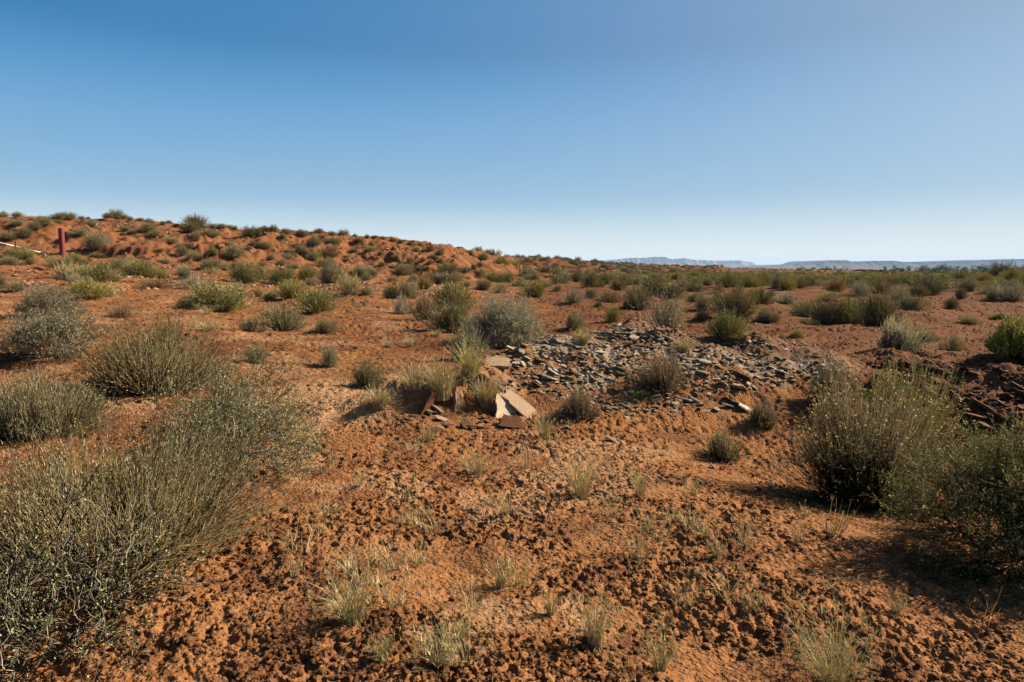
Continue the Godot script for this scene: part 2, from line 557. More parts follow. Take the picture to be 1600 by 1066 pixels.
# ------------------------------------------------------------------ stones
func stone_mesh(sd: int, flat: float, cols: Array, sharp := 0.5) -> ArrayMesh:
	rng.seed = sd
	var sides := rng.randi_range(5, 8)
	var rim: PackedVector2Array = []
	for i in sides:
		var t := TAU * (i + rnd(-0.3, 0.3)) / sides
		var rr := rnd(0.32, 0.52)
		rim.append(Vector2(cos(t) * rr * 1.15, sin(t) * rr * 0.85))
	var rings := [[-0.5, 0.82], [-0.32, 0.98], [0.28, rnd(0.9, 1.0)], [0.5, rnd(0.7, 0.86)]]
	var st := SurfaceTool.new()
	st.begin(Mesh.PRIMITIVE_TRIANGLES)
	st.set_smooth_group(-1)
	var col := shade(cols, 0.2)
	var tilt := Vector2(rnd(-0.3, 0.3), rnd(-0.3, 0.3)) * flat
	var V: Array = []
	for q in rings:
		var row: Array = []
		for i in sides:
			var y: float = q[0] * flat + (rim[i].dot(tilt) if q[0] > 0 else 0.0) + rnd(-0.05, 0.05) * flat
			row.append(Vector3(rim[i].x * q[1] + rnd(-0.02, 0.02), y, rim[i].y * q[1] + rnd(-0.02, 0.02)))
		V.append(row)
	for k in rings.size() - 1:
		for i in sides:
			var j := (i + 1) % sides
			for p in [V[k][i], V[k][j], V[k + 1][i], V[k][j], V[k + 1][j], V[k + 1][i]]:
				st.set_color(col); st.add_vertex(p)
	var ct := Vector3(rnd(-0.1, 0.1), 0.5 * flat + rnd(0.0, 0.08) * flat, rnd(-0.1, 0.1))
	var cb := Vector3(0, -0.52 * flat, 0)
	for i in sides:
		var j := (i + 1) % sides
		for p in [V[3][i], V[3][j], ct, V[0][j], V[0][i], cb]:
			st.set_color(col); st.add_vertex(p)
	st.generate_normals()
	return st.commit()

# a broken plate of bedded stone, longer than broad, with chipped corners
func slab_mesh(sd: int, cols: Array) -> ArrayMesh:
	rng.seed = sd
	var rim: PackedVector2Array = []
	var quad := [Vector2(-0.5, -0.5 + rnd(0, 0.2)), Vector2(0.5, -0.32 + rnd(-0.1, 0.25)), Vector2(0.5 - rnd(0, 0.3), 0.42 - rnd(0, 0.25)), Vector2(-0.5 + rnd(0, 0.2), 0.5)]
	for i in 4:
		var p: Vector2 = quad[i]
		var q: Vector2 = quad[(i + 1) % 4]
		for k in 5:
			var t := (k + (rnd(-0.3, 0.3) if k > 0 else 0.3)) / 5.0
			rim.append(p.lerp(q, t) * (1.0 - 0.10 * sin(t * PI) * rnd(-0.6, 1.0)) + Vector2(rnd(-1, 1), rnd(-1, 1)) * 0.06)
	var n := rim.size()
	var levels := [[-0.5, 0.90], [-0.30, 1.0], [-0.08, 0.965], [0.02, 1.0], [0.30, 0.985], [0.5, 0.93]]
	var col := shade(cols, 0.15)
	var st := SurfaceTool.new()
	st.begin(Mesh.PRIMITIVE_TRIANGLES)
	st.set_smooth_group(-1)
	var V: Array = []
	for q in levels:
		var row: Array = []
		var wob := Vector2(rnd(-0.02, 0.02), rnd(-0.02, 0.02))
		for i in n:
			var o: Vector2 = rim[i] * q[1] + wob + Vector2(rnd(-1, 1), rnd(-1, 1)) * 0.016
			row.append(Vector3(o.x, q[0] * 0.3 * (1.0 + o.x * 0.5) + rnd(-0.02, 0.02), o.y))
		V.append(row)
	for k in levels.size() - 1:
		var lc := col * rnd(0.85, 1.1)
		for i in n:
			var j := (i + 1) % n
			for p in [V[k][i], V[k][j], V[k + 1][i], V[k][j], V[k + 1][j], V[k + 1][i]]:
				st.set_color(lc); st.add_vertex(p)
	for i in n:
		var j := (i + 1) % n
		var ct := Vector3(0.03, 0.155, -0.02)
		for p in [V[-1][i], V[-1][j], ct, V[0][j], V[0][i], Vector3(0, -0.16, 0)]:
			st.set_color(col); st.add_vertex(p)
	st.generate_normals()
	return st.commit()

func clod_mesh(sd: int) -> ArrayMesh:
	rng.seed = sd
	var q := FastNoiseLite.new()
	q.seed = sd; q.frequency = 0.9; q.fractal_octaves = 2
	var sp := SphereMesh.new()
	sp.radius = 0.5; sp.height = 1.0; sp.radial_segments = 8; sp.rings = 4
	var arr := sp.get_mesh_arrays()
	var v: PackedVector3Array = arr[Mesh.ARRAY_VERTEX]
	for i in v.size():
		var p := v[i]
		v[i] = p * (1.0 + q.get_noise_3dv(p * 2.2) * 0.85) * Vector3(1, 0.75, 0.9)
	var st := SurfaceTool.new()
	st.begin(Mesh.PRIMITIVE_TRIANGLES)
	st.set_smooth_group(0)
	var ix: PackedInt32Array = arr[Mesh.ARRAY_INDEX]
	for i in ix:
		st.set_color(Color.WHITE)
		st.add_vertex(v[i])
	st.generate_normals()
	return st.commit()

func scatter_stuff(called: String, mesh: Mesh, m: Material, xf: Array, cols: PackedColorArray, label: String, category: String) -> void:
	var mm := MultiMesh.new()
	mm.transform_format = MultiMesh.TRANSFORM_3D
	mm.use_colors = true
	mm.mesh = mesh
	mm.instance_count = xf.size()
	for i in xf.size():
		mm.set_instance_transform(i, xf[i])
		mm.set_instance_color(i, cols[i])
	var o := MultiMeshInstance3D.new()
	o.name = numbered(called)
	o.multimesh = mm
	o.material_override = m
	add_child(o, true)
	o.set_meta("kind", "stuff")
	tag(o, label, category)

# ------------------------------------------------------------------ catalogue of shrubs: pixel of the base, width and height in pixels, kind
const SHRUBS := {
"crest": [[6,338,14,8,"o"],[26,339,16,7,"o"],[92,343,20,9,"d"],[108,343,22,10,"o"],[127,343,10,5,"d"],[138,342,6,3,"d"],[169,341,20,7,"d"],[182,340,20,12,"o"],[196,342,12,6,"o"],[203,345,8,6,"d"],[218,346,14,5,"d"],[233,348,16,6,"o"],[254,351,9,5,"d"],[263,350,10,5,"d"],[275,354,10,4,"d"],[296,362,30,13,"d"],[306,356,36,17,"d"],[332,356,14,6,"o"],[345,357,14,7,"d"],[357,358,12,6,"d"],[367,359,11,6,"o"],[391,370,28,14,"d"],[404,370,12,12,"d"],[413,362,14,8,"d"],[427,363,14,10,"d"],[447,366,14,8,"o"],[471,369,24,9,"d"],[486,366,7,4,"d"],[498,365,16,7,"d"],[519,368,12,6,"o"],[536,369,18,9,"o"],[554,370,8,4,"d"],[574,372,8,5,"d"],[586,372,12,4,"d"],[598,375,9,5,"d"],[613,377,9,5,"d"],[626,380,10,5,"d"],[641,382,9,5,"d"],[657,385,11,6,"o"],[673,392,12,8,"d"],[686,398,12,6,"d"]],
"face": [[27,352,20,8,"o"],[55,358,20,10,"o"],[70,352,24,12,"d"],[50,343,14,5,"t"],[90,349,12,6,"g"],[13,374,20,11,"d"],[39,371,20,14,"d"],[24,361,14,4,"d"],[142,354,22,9,"o"],[154,360,10,6,"o"],[126,368,26,10,"o"],[150,388,36,22,"o"],[195,360,14,7,"o"],[192,367,8,4,"d"],[152,403,26,7,"d"],[231,362,24,12,"o"],[241,370,18,9,"g"],[208,364,12,5,"o"],[268,380,22,9,"o"],[305,376,16,12,"d"],[327,370,34,10,"o"],[360,385,12,8,"o"],[366,402,30,17,"o"],[333,397,16,9,"g"],[304,407,26,12,"o"],[286,398,18,12,"d"],[294,388,22,8,"d"],[248,393,16,5,"d"],[257,412,20,7,"o"],[388,391,12,6,"d"],[321,381,8,4,"o"],[396,383,10,6,"o"],[415,388,18,9,"o"],[403,386,10,7,"d"],[442,372,12,7,"o"],[445,378,10,5,"d"],[491,383,18,12,"o"],[520,381,26,9,"o"],[467,386,20,6,"d"],[470,395,20,11,"o"],[449,396,20,6,"d"],[448,405,18,9,"o"],[440,414,14,9,"o"],[424,405,10,7,"o"],[515,402,36,18,"b"],[490,406,24,11,"o"],[508,416,28,12,"y"],[460,420,16,8,"o"],[560,377,16,6,"o"],[581,384,10,7,"o"],[552,394,12,5,"d"],[578,393,22,7,"o"],[596,416,10,6,"d"],[408,416,14,7,"o"],[620,388,10,5,"o"],[650,393,14,7,"o"],[640,411,12,8,"d"],[661,408,10,6,"d"],[671,413,8,6,"d"],[677,404,12,6,"d"],[689,411,10,7,"d"],[616,404,9,5,"o"],[540,408,12,5,"o"],[612,420,14,6,"o"],[655,421,12,6,"o"]],
"foot": [[22,403,34,14,"g"],[42,404,20,12,"g"],[14,415,28,13,"o"],[47,412,14,9,"g"],[38,392,22,7,"b"],[70,398,12,5,"o"],[95,419,36,16,"o"],[117,409,20,12,"g"],[132,413,14,9,"y"],[106,438,44,24,"t"],[157,441,54,26,"g"],[118,447,24,18,"w"],[140,465,56,26,"y"],[172,464,24,20,"t"],[26,455,28,16,"o"],[4,450,20,22,"b"],[190,421,30,16,"o"],[220,433,50,24,"g"],[327,422,30,15,"o"],[352,421,16,9,"o"],[370,418,20,8,"o"],[382,441,44,26,"g"],[286,430,20,15,"t"],[289,438,22,18,"o"],[331,429,24,10,"t"],[304,453,44,22,"w"],[253,435,16,14,"y"],[243,449,48,13,"b"],[224,453,12,9,"b"],[343,486,84,40,"g"],[318,468,30,16,"y"],[298,484,38,16,"d"],[441,446,48,25,"g"],[480,434,28,15,"g"],[518,442,40,27,"o"],[563,429,30,13,"o"],[548,458,40,26,"t"],[572,461,18,11,"o"],[572,438,16,10,"o"],[486,446,24,11,"o"],[455,465,46,24,"y"],[422,468,24,11,"o"],[404,463,14,12,"y"],[405,437,22,20,"g"],[495,487,62,34,"g"],[443,517,66,36,"o"],[508,519,34,20,"o"],[583,431,16,10,"o"],[560,481,12,6,"t"],[192,497,32,22,"b"],[631,430,28,16,"o"],[699,428,34,15,"d"],[755,406,18,9,"d"],[613,441,22,10,"b"],[664,451,24,18,"a"],[646,441,18,10,"o"],[610,466,24,18,"d"],[637,466,34,25,"o"],[628,490,32,26,"w"],[663,500,42,38,"b"],[726,425,20,8,"o"],[755,453,28,14,"d"],[768,440,24,14,"y"],[795,438,24,12,"y"],[783,457,26,14,"t"],[752,432,20,10,"o"],[740,421,10,8,"o"],[702,441,38,14,"o"],[682,441,20,14,"o"],[730,448,10,7,"d"],[390,517,28,18,"t"],[400,566,36,26,"o"],[517,572,28,30,"o"]],
"flat": [[705,486,64,40,"G"],[705,518,70,40,"d"],[835,464,44,23,"g"],[852,448,20,10,"t"],[872,455,14,10,"o"],[896,473,32,20,"w"],[922,466,20,15,"o"],[923,449,26,20,"d"],[900,441,22,15,"d"],[870,441,14,10,"g"],[878,441,28,14,"o"],[944,445,18,15,"d"],[965,453,28,15,"d"],[975,441,18,11,"o"],[953,473,48,18,"b"],[935,478,12,7,"d"],[897,513,31,23,"o"],[958,503,24,22,"y"],[978,480,12,9,"o"],[996,483,44,32,"d"],[822,437,14,7,"o"],[836,437,14,9,"g"],[994,430,14,8,"o"],[1042,512,62,46,"w"],[1048,465,44,20,"d"],[1018,462,36,24,"d"],[1084,456,32,13,"d"],[1083,441,30,16,"y"],[1106,446,18,11,"o"],[1138,450,38,22,"g"],[1174,450,36,18,"y"],[1192,448,30,20,"g"],[1087,472,28,14,"o"],[1120,471,16,14,"g"],[1123,457,20,14,"b"],[1150,495,62,42,"m"],[1188,476,38,22,"d"],[1100,484,30,20,"o"],[1097,498,22,13,"o"],[1135,527,58,38,"g"],[1196,502,30,18,"o"],[1058,437,24,10,"y"],[1025,437,22,9,"y"],[920,430,20,8,"y"],[1150,435,24,9,"y"]],
"right": [[1228,454,24,20,"y"],[1251,450,20,14,"b"],[1214,451,18,20,"o"],[1283,449,20,11,"t"],[1307,455,34,18,"a"],[1272,446,16,10,"d"],[1330,451,18,14,"o"],[1345,463,32,22,"w"],[1378,460,44,22,"b"],[1296,469,34,13,"t"],[1229,473,36,14,"w"],[1206,462,14,6,"o"],[1258,495,44,22,"o"],[1289,506,44,34,"d"],[1328,506,62,36,"g"],[1371,511,62,48,"d"],[1262,507,26,8,"y"],[1407,475,26,26,"w"],[1421,485,38,22,"o"],[1447,459,50,24,"d"],[1436,463,32,16,"d"],[1500,438,26,14,"o"],[1513,454,26,16,"o"],[1538,445,26,16,"a"],[1527,452,20,9,"y"],[1561,440,34,26,"d"],[1584,442,36,20,"y"],[1501,467,18,16,"d"],[1549,470,16,14,"d"],[1577,468,54,24,"w"],[1487,481,24,14,"d"],[1512,505,30,9,"y"],[1561,497,24,8,"y"],[1490,546,36,20,"t"],[1446,535,26,16,"o"],[1470,440,22,10,"g"],[1420,442,24,12,"o"],[1395,444,20,11,"y"],[1360,441,22,9,"y"],[1245,528,26,12,"y"],[1310,440,22,8,"y"],[1260,438,22,8,"y"],[1213,502,12,10,"o"],[1545,459,20,10,"o"],[1460,437,20,8,"y"],[1340,436,16,7,"o"],[1200,437,22,8,"y"]],
}
const KINDS := {
"o": ["sagebrush", "grey-green sagebrush", "shrub", "o"],
"d": ["sagebrush", "dark olive sagebrush", "shrub", "d"],
"g": ["rabbitbrush", "green rabbitbrush", "shrub", "g"],
"G": ["rabbitbrush", "fresh green rabbitbrush", "shrub", "g"],
"y": ["snakeweed", "yellow-green snakeweed", "shrub", "y"],
"t": ["bunchgrass", "straw-coloured bunchgrass clump", "grass", "t"],
"b": ["dry_shrub", "dry brown shrub", "shrub", "b"],
"w": ["saltbush", "pale twiggy saltbush", "shrub", "w"],
"a": ["dry_shrub", "rusty golden dry shrub", "shrub", "a"],
"m": ["rabbitbrush", "straw-tipped olive rabbitbrush", "shrub", "m"],
}
const ZONES := {"crest": "on the hill skyline", "face": "on the red hill face", "foot": "on the slope below the hill", "flat": "on the flat behind the stone bank", "right": "on the right-hand flat"}
const ONES := ["first", "second", "third", "fourth", "fifth", "sixth", "seventh", "eighth", "ninth", "tenth", "eleventh", "twelfth", "thirteenth", "fourteenth", "fifteenth", "sixteenth", "seventeenth", "eighteenth", "nineteenth"]
func ordinal(i: int) -> String:
	if i < 19:
		return ONES[i]
	var k := i + 1
	var tens: int = k / 10
	if k % 10 == 0:
		return ["", "", "twentieth", "thirtieth", "fortieth", "fiftieth", "sixtieth", "seventieth", "eightieth", "ninetieth"][tens]
	return ["", "", "twenty", "thirty", "forty", "fifty", "sixty", "seventy", "eighty", "ninety"][tens] + "-" + ONES[k % 10 - 1]

var protos := {}
const BARK := [Color(0.20, 0.15, 0.10), Color(0.27, 0.21, 0.15), Color(0.16, 0.11, 0.07)]
const STRAW := [Color(0.50, 0.39, 0.20), Color(0.42, 0.31, 0.15), Color(0.58, 0.48, 0.29)]
const LOOK := {
"o": [Color(0.25, 0.225, 0.115), Color(0.20, 0.18, 0.085), Color(0.33, 0.285, 0.17)],
"d": [Color(0.155, 0.14, 0.056), Color(0.12, 0.105, 0.042), Color(0.20, 0.17, 0.078)],
"g": [Color(0.205, 0.205, 0.052), Color(0.165, 0.17, 0.043), Color(0.27, 0.24, 0.08)],
"y": [Color(0.33, 0.285, 0.055), Color(0.27, 0.24, 0.05), Color(0.40, 0.32, 0.09)],
"t": [Color(0.48, 0.37, 0.18), Color(0.38, 0.29, 0.13), Color(0.29, 0.25, 0.11)],
"b": [Color(0.24, 0.155, 0.08), Color(0.31, 0.205, 0.115), Color(0.18, 0.12, 0.06)],
"w": [Color(0.41, 0.345, 0.225), Color(0.34, 0.28, 0.175), Color(0.50, 0.42, 0.29)],
"a": [Color(0.38, 0.235, 0.08), Color(0.32, 0.18, 0.06), Color(0.45, 0.30, 0.12)],
"m": [Color(0.24, 0.215, 0.08), Color(0.18, 0.165, 0.06), Color(0.40, 0.29, 0.12)],
"e": [Color(0.56, 0.54, 0.38), Color(0.46, 0.46, 0.31), Color(0.64, 0.60, 0.44)],
}

func make_protos() -> void:
	var sd := 100
	for k in LOOK:
		var set: Array = []
		for q in 5:
			sd += 1
			if k == "w" or k == "b":
				var m := broom({"seed": sd, "R": 0.5, "H": 0.65, "n": 330, "needles": 9, "needle_l": 0.055, "needle_w": 0.011, "stem_w": 0.010, "stem_cols": BARK + LOOK[k], "leaf_cols": LOOK[k], "up": 0.25, "start": 0.3, "flare": 1.1})
				set.append(m)
			elif k == "t":
				set.append(broom({"seed": sd, "R": 0.5, "H": 0.65, "n": 520, "needles": 3, "needle_l": 0.10, "needle_w": 0.010, "stem_w": 0.010, "stem_cols": STRAW + [LOOK.o[0]], "leaf_cols": LOOK.t, "up": 0.35, "start": 0.5, "flare": 0.35, "base": 0.4}))
			else:
				set.append(broom({"seed": sd, "R": 0.5, "H": 0.65, "n": 560, "needles": 11, "needle_l": 0.065, "needle_w": 0.0115, "stem_w": 0.008, "stem_cols": BARK + LOOK[k], "leaf_cols": LOOK[k] + [Color(0.36, 0.29, 0.15)], "up": 0.55, "start": 0.22, "flare": 0.75, "base": 0.2}))
		protos[k] = set

func put_proto(k: String, called: String, at: Vector3, w: float, h: float, pick: int, turn: float) -> Node3D:
	var m: Array = protos[k][pick % 5]
	var o := thing(called, at, turn)
	var pn := "blades" if k == "t" else "foliage"
	part("stems", m[0], mats.wood, o)
	part(pn, m[1], mats.leaf, o)
	var sx := 0.85 + 0.3 * fposmod(turn * 7.31, 1.0)
	o.scale = Vector3(w * sx, h / 0.65, w / sx)
	return o

func place_shrubs() -> void:
	var pr := RandomNumberGenerator.new()
	pr.seed = 77
	for zone in SHRUBS:
		var counts := {}
		var list: Array = SHRUBS[zone].duplicate()
		list.sort_custom(func(a, b): return a[0] < b[0])
		for a in list:
			var p := on_ground(a[0], a[1])
			if p == Vector3.ZERO:
				continue
			var w: float = a[2] * -p.z / FOC * 1.26
			var h: float = a[3] * -p.z / FOC * 1.20
			var kind: Array = KINDS[a[4]]
			var o := put_proto(kind[3], kind[0], p - Vector3(0, 0.03, 0), w, h, pr.randi() % 5, pr.randf() * TAU)
			counts[a[4]] = counts.get(a[4], 0) + 1
			tag(o, "%s %s, %s such from the left" % [kind[1], ZONES[zone], ordinal(counts[a[4]] - 1)], kind[2], "%s scattered %s" % [kind[0].replace("_", " "), ZONES[zone]])

# size in metres of something w x h pixels that stands at p
func metres(px: float, p: Vector3) -> float:
	return px * -p.z / FOC

func hero(called: String, meshes: Array, p: Vector3, label: String, category := "shrub", pn := "stems") -> Node3D:
	var o := thing(called, p - Vector3(0, 0.02, 0))
	part(pn, meshes[0], mats.wood, o)
	if meshes.size() > 1 and meshes[1].get_surface_count() > 0:
		part("foliage", meshes[1], mats.leaf, o)
	tag(o, label, category)
	return o

func place_heroes() -> void:
	var twig := [Color(0.56, 0.46, 0.35), Color(0.46, 0.37, 0.28), Color(0.66, 0.56, 0.44), Color(0.34, 0.26, 0.19)]
	var grey_leaf := [Color(0.24, 0.26, 0.10), Color(0.30, 0.31, 0.14), Color(0.18, 0.21, 0.075), Color(0.36, 0.34, 0.17)]
	# lower left corner: crooked grey twigs with leathery leaves
	hero("saltbush", woody({"seed": 201, "R": 0.70, "H": 0.30, "limbs": 30, "levels": 3, "limb_w": 0.010, "taper": 0.78, "crook": 0.42, "fork": 0.95, "leaves": 1, "leafiness": 0.6, "leaf_l": 0.016, "leaf_w": 0.007, "stem_cols": twig, "leaf_cols": grey_leaf}), on_ground(70, 1000), "low saltbush of crooked grey twigs and small leaves in the lower left corner", "shrub", "branches")
	# broad mass of fine upright stems above it
	hero("rabbitbrush", broom({"seed": 202, "R": 0.86, "H": 0.66, "n": 2300, "needles": 9, "needle_l": 0.026, "needle_w": 0.0032, "stem_w": 0.0042, "tubes": true, "stem_cols": STRAW + [Color(0.42, 0.28, 0.12), Color(0.34, 0.29, 0.14), Color(0.30, 0.20, 0.11)], "leaf_cols": [Color(0.44, 0.43, 0.25), Color(0.37, 0.35, 0.18), Color(0.52, 0.52, 0.36), Color(0.55, 0.42, 0.21)], "up": 0.5, "start": 0.5, "flare": 0.4, "base": 0.45, "lean": Vector3(0.12, 0, 0.05)}), on_ground(185, 850), "large rabbitbrush of fine upright straw and green stems at the lower left")
	hero("saltbush", woody({"seed": 203, "R": 0.66, "H": 0.64, "limbs": 40, "levels": 4, "limb_w": 0.008, "taper": 0.8, "crook": 0.34, "fork": 0.8, "leaves": 1, "leafiness": 0.6, "leaf_l": 0.020, "leaf_w": 0.0075, "stem_cols": twig + [Color(0.30, 0.20, 0.15)], "leaf_cols": [Color(0.30, 0.32, 0.14), Color(0.24, 0.27, 0.10), Color(0.38, 0.38, 0.20)]}), on_ground(360, 728), "green-leaved twiggy saltbush left of the bare crusted path", "shrub", "branches")
	hero("rabbitbrush", broom({"seed": 204, "R": 0.96, "H": 0.88, "n": 1800, "needles": 9, "needle_l": 0.045, "needle_w": 0.0055, "stem_w": 0.006, "tubes": true, "stem_cols": STRAW + BARK, "leaf_cols": [Color(0.31, 0.275, 0.12), Color(0.25, 0.235, 0.095), Color(0.48, 0.37, 0.19)], "up": 0.55, "start": 0.35, "flare": 0.35, "base": 0.42}), on_ground(248, 606), "big straw-tipped rabbitbrush with bare lower stems on the left slope")
	hero("sagebrush", broom({"seed": 205, "R": 0.74, "H": 0.56, "n": 1600, "needles": 9, "needle_l": 0.034, "needle_w": 0.0048, "stem_w": 0.005, "tubes": true, "stem_cols": STRAW + BARK, "leaf_cols": [Color(0.34, 0.33, 0.18), Color(0.28, 0.27, 0.13), Color(0.42, 0.38, 0.24)], "up": 0.5, "start": 0.4, "flare": 0.5, "base": 0.4}), on_ground(62, 675), "grey-green sagebrush at the left edge above the large rabbitbrush")
	# pale twiggy pair on the left
	var pale := [Color(0.56, 0.47, 0.34), Color(0.46, 0.38, 0.27), Color(0.66, 0.57, 0.43), Color(0.32, 0.25, 0.17)]
	var pale_leaf := [Color(0.38, 0.35, 0.21), Color(0.46, 0.41, 0.28), Color(0.29, 0.28, 0.15)]
	hero("saltbush", woody({"seed": 206, "R": 0.72, "H": 0.56, "limbs": 46, "levels": 4, "limb_w": 0.011, "taper": 0.8, "crook": 0.3, "fork": 0.75, "leaves": 1, "leafiness": 0.5, "leaf_l": 0.020, "leaf_w": 0.011, "stem_cols": pale, "leaf_cols": pale_leaf}), on_ground(82, 556), "pale grey twiggy saltbush at the left edge, nearer of the pair", "shrub", "branches")
	hero("saltbush", woody({"seed": 207, "R": 0.80, "H": 0.58, "limbs": 46, "levels": 4, "limb_w": 0.012, "taper": 0.8, "crook": 0.3, "fork": 0.75, "leaves": 1, "leafiness": 0.5, "leaf_l": 0.024, "leaf_w": 0.012, "stem_cols": pale, "leaf_cols": pale_leaf}), on_ground(76, 494), "pale grey twiggy saltbush at the left edge, farther of the pair", "shrub", "branches")
	# right foreground
	hero("rabbitbrush", broom({"seed": 208, "R": 0.64, "H": 0.94, "n": 2200, "needles": 8, "needle_l": 0.030, "needle_w": 0.0036, "stem_w": 0.0045, "tubes": true, "stem_cols": BARK + [Color(0.14, 0.12, 0.05)], "leaf_cols": [Color(0.125, 0.12, 0.034), Color(0.165, 0.15, 0.042), Color(0.095, 0.095, 0.03)], "up": 0.5, "start": 0.4, "flare": 0.45, "base": 0.22, "heads": 0.42, "head_r": 0.0085, "head_cols": [Color(0.56, 0.42, 0.19), Color(0.48, 0.35, 0.15), Color(0.62, 0.50, 0.28)]}), on_ground(1345, 782), "dark rabbitbrush dotted with yellow seed heads at the right")
	hero("saltbush", woody({"seed": 209, "R": 0.60, "H": 0.64, "limbs": 58, "levels": 4, "limb_w": 0.009, "taper": 0.78, "crook": 0.3, "fork": 0.75, "leaves": 1, "leafiness": 0.95, "leaf_l": 0.022, "leaf_w": 0.008, "stem_cols": BARK + [Color(0.36, 0.28, 0.20)], "leaf_cols": [Color(0.16, 0.18, 0.045), Color(0.12, 0.14, 0.035), Color(0.23, 0.24, 0.08)]}), on_ground(1612, 872), "leafy green saltbush with grey twigs cut by the right edge", "shrub", "branches")
	var p := on_ground(1408, 690)
	hero("leafy_bush", broom({"seed": 210, "R": 0.48, "H": 0.92, "n": 340, "needles": 22, "needle_l": 0.034, "needle_w": 0.012, "stem_w": 0.006, "tubes": true, "leafy": true, "stem_cols": BARK, "leaf_cols": [Color(0.22, 0.27, 0.045), Color(0.17, 0.22, 0.04), Color(0.28, 0.31, 0.07)], "up": 0.1, "start": 0.25, "flare": 0.8, "base": 0.3}), p, "bright green leafy bush behind the rabbitbrush with yellow seed heads")
	p = on_ground(1300, 632)
	hero("sagebrush", broom({"seed": 211, "R": 0.36, "H": 0.52, "n": 480, "needles": 10, "needle_l": 0.040, "needle_w": 0.0055, "stem_w": 0.006, "tubes": true, "stem_cols": BARK, "leaf_cols": [Color(0.23, 0.23, 0.13), Color(0.18, 0.20, 0.10)], "up": 0.5, "start": 0.35, "flare": 0.3, "base": 0.3}), p, "upright grey-green sagebrush left of the bright green leafy bush")
	p = on_ground(1127, 716)
	hero("rabbitbrush", broom({"seed": 212, "R": 0.21, "H": 0.30, "n": 420, "needles": 8, "needle_l": 0.030, "needle_w": 0.0045, "stem_w": 0.004, "tubes": true, "stem_cols": BARK + STRAW, "leaf_cols": [Color(0.21, 0.20, 0.08), Color(0.16, 0.165, 0.06), Color(0.28, 0.23, 0.10)], "up": 0.4, "start": 0.3, "flare": 0.35, "base": 0.45}), p, "small rounded rabbitbrush alone on the bare sand below the stone bank")
	# winterfat and the silver ball behind the bank
	p = on_ground(1400, 546)
	hero("winterfat", broom({"seed": 213, "R": metres(36, p), "H": metres(50, p), "n": 420, "needles": 16, "needle_l": 0.045, "needle_w": 0.011, "stem_w": 0.010, "tubes": true, "stem_cols": STRAW, "leaf_cols": LOOK.e, "up": 0.45, "start": 0.3, "flare": 0.35, "base": 0.5}), p, "silvery white winterfat with upright spikes on the right")
	p = on_ground(790, 543)
	hero("sagebrush", woody({"seed": 214, "R": metres(42, p), "H": metres(66, p), "limbs": 60, "levels": 4, "limb_w": 0.012, "taper": 0.78, "crook": 0.2, "fork": 0.6, "leaves": 2, "leafiness": 0.7, "leaf_l": 0.028, "leaf_w": 0.012, "stem_cols": pale, "leaf_cols": [Color(0.40, 0.37, 0.25), Color(0.33, 0.31, 0.19), Color(0.50, 0.46, 0.33)]}), p, "large round silvery sagebrush just behind the grey stone bank", "shrub", "branches")
	p = on_ground(728, 560)
	hero("winterfat", broom({"seed": 215, "R": metres(30, p), "H": metres(50, p), "n": 420, "needles": 12, "needle_l": 0.05, "needle_w": 0.008, "stem_w": 0.007, "tubes": true, "stem_cols": STRAW, "leaf_cols": [Color(0.27, 0.31, 0.20), Color(0.22, 0.26, 0.15), Color(0.34, 0.36, 0.24)], "up": 0.45, "start": 0.3, "flare": 0.35, "base": 0.5}), p, "blue-green winterfat left of the round silvery sagebrush")
	p = on_ground(1584, 556)
	hero("leafy_bush", broom({"seed": 216, "R": metres(46, p), "H": metres(62, p), "n": 260, "needles": 20, "needle_l": 0.055, "needle_w": 0.018, "stem_w": 0.010, "tubes": true, "leafy": true, "stem_cols": BARK, "leaf_cols": [Color(0.27, 0.28, 0.055), Color(0.21, 0.23, 0.045), Color(0.34, 0.31, 0.08)], "up": 0.35, "start": 0.3, "flare": 0.7, "base": 0.35}), p, "yellow-green leafy bush at the right edge above the dark bank")
	# dry brown bushes on and before the bank
	var brown := [Color(0.24, 0.17, 0.11), Color(0.32, 0.24, 0.16), Color(0.17, 0.11, 0.07)]
	for a in [[1036, 604, 50, 58, 217, "wide dry brown bush on the grey stone bank"], [906, 652, 32, 48, 218, "small dry brown bush at the foot of the stone bank beside the slabs"], [1193, 664, 24, 40, 219, "small dry brown bush at the right foot of the stone bank"], [576, 604, 30, 44, 220, "thin grey twiggy bush left of the tall yellow grass"]]:
		p = on_ground(a[0], a[1])
		hero("dry_shrub", broom({"seed": a[4], "R": metres(a[2], p), "H": metres(a[3], p), "n": 420, "needles": 7, "needle_l": 0.035, "needle_w": 0.005, "stem_w": 0.005, "tubes": true, "stem_cols": brown, "leaf_cols": brown + [Color(0.27, 0.22, 0.12)] if a[4] != 220 else grey_leaf, "up": 0.2, "start": 0.4, "flare": 1.0, "base": 0.35}), p, a[5])
	# forked dead weed
	p = on_ground(1300, 838)
	var mb := MB.new()
	rng.seed = 230
	for i in 15:
		var th := rnd(0, TAU)
		var l := rnd(0.14, 0.36)
		var d := Vector3(cos(th) * rnd(0.2, 0.8), 1, sin(th) * 0.5).normalized()
		var pts := PackedVector3Array()
		for k in 5:
			pts.append(d * l * k / 4.0 + Vector3(0, -0.02, 0) + Vector3(cos(th), 0, sin(th)) * 0.02 * sin(k * 1.3) + rdir() * 0.004)
		mb.tube(pts, 0.0028, 0.0012, 4, shade([Color(0.36, 0.19, 0.08), Color(0.42, 0.26, 0.12)]))
	hero("dead_weed", [mb.done()], p, "forked dead reddish weed before the dark rabbitbrush", "weed")
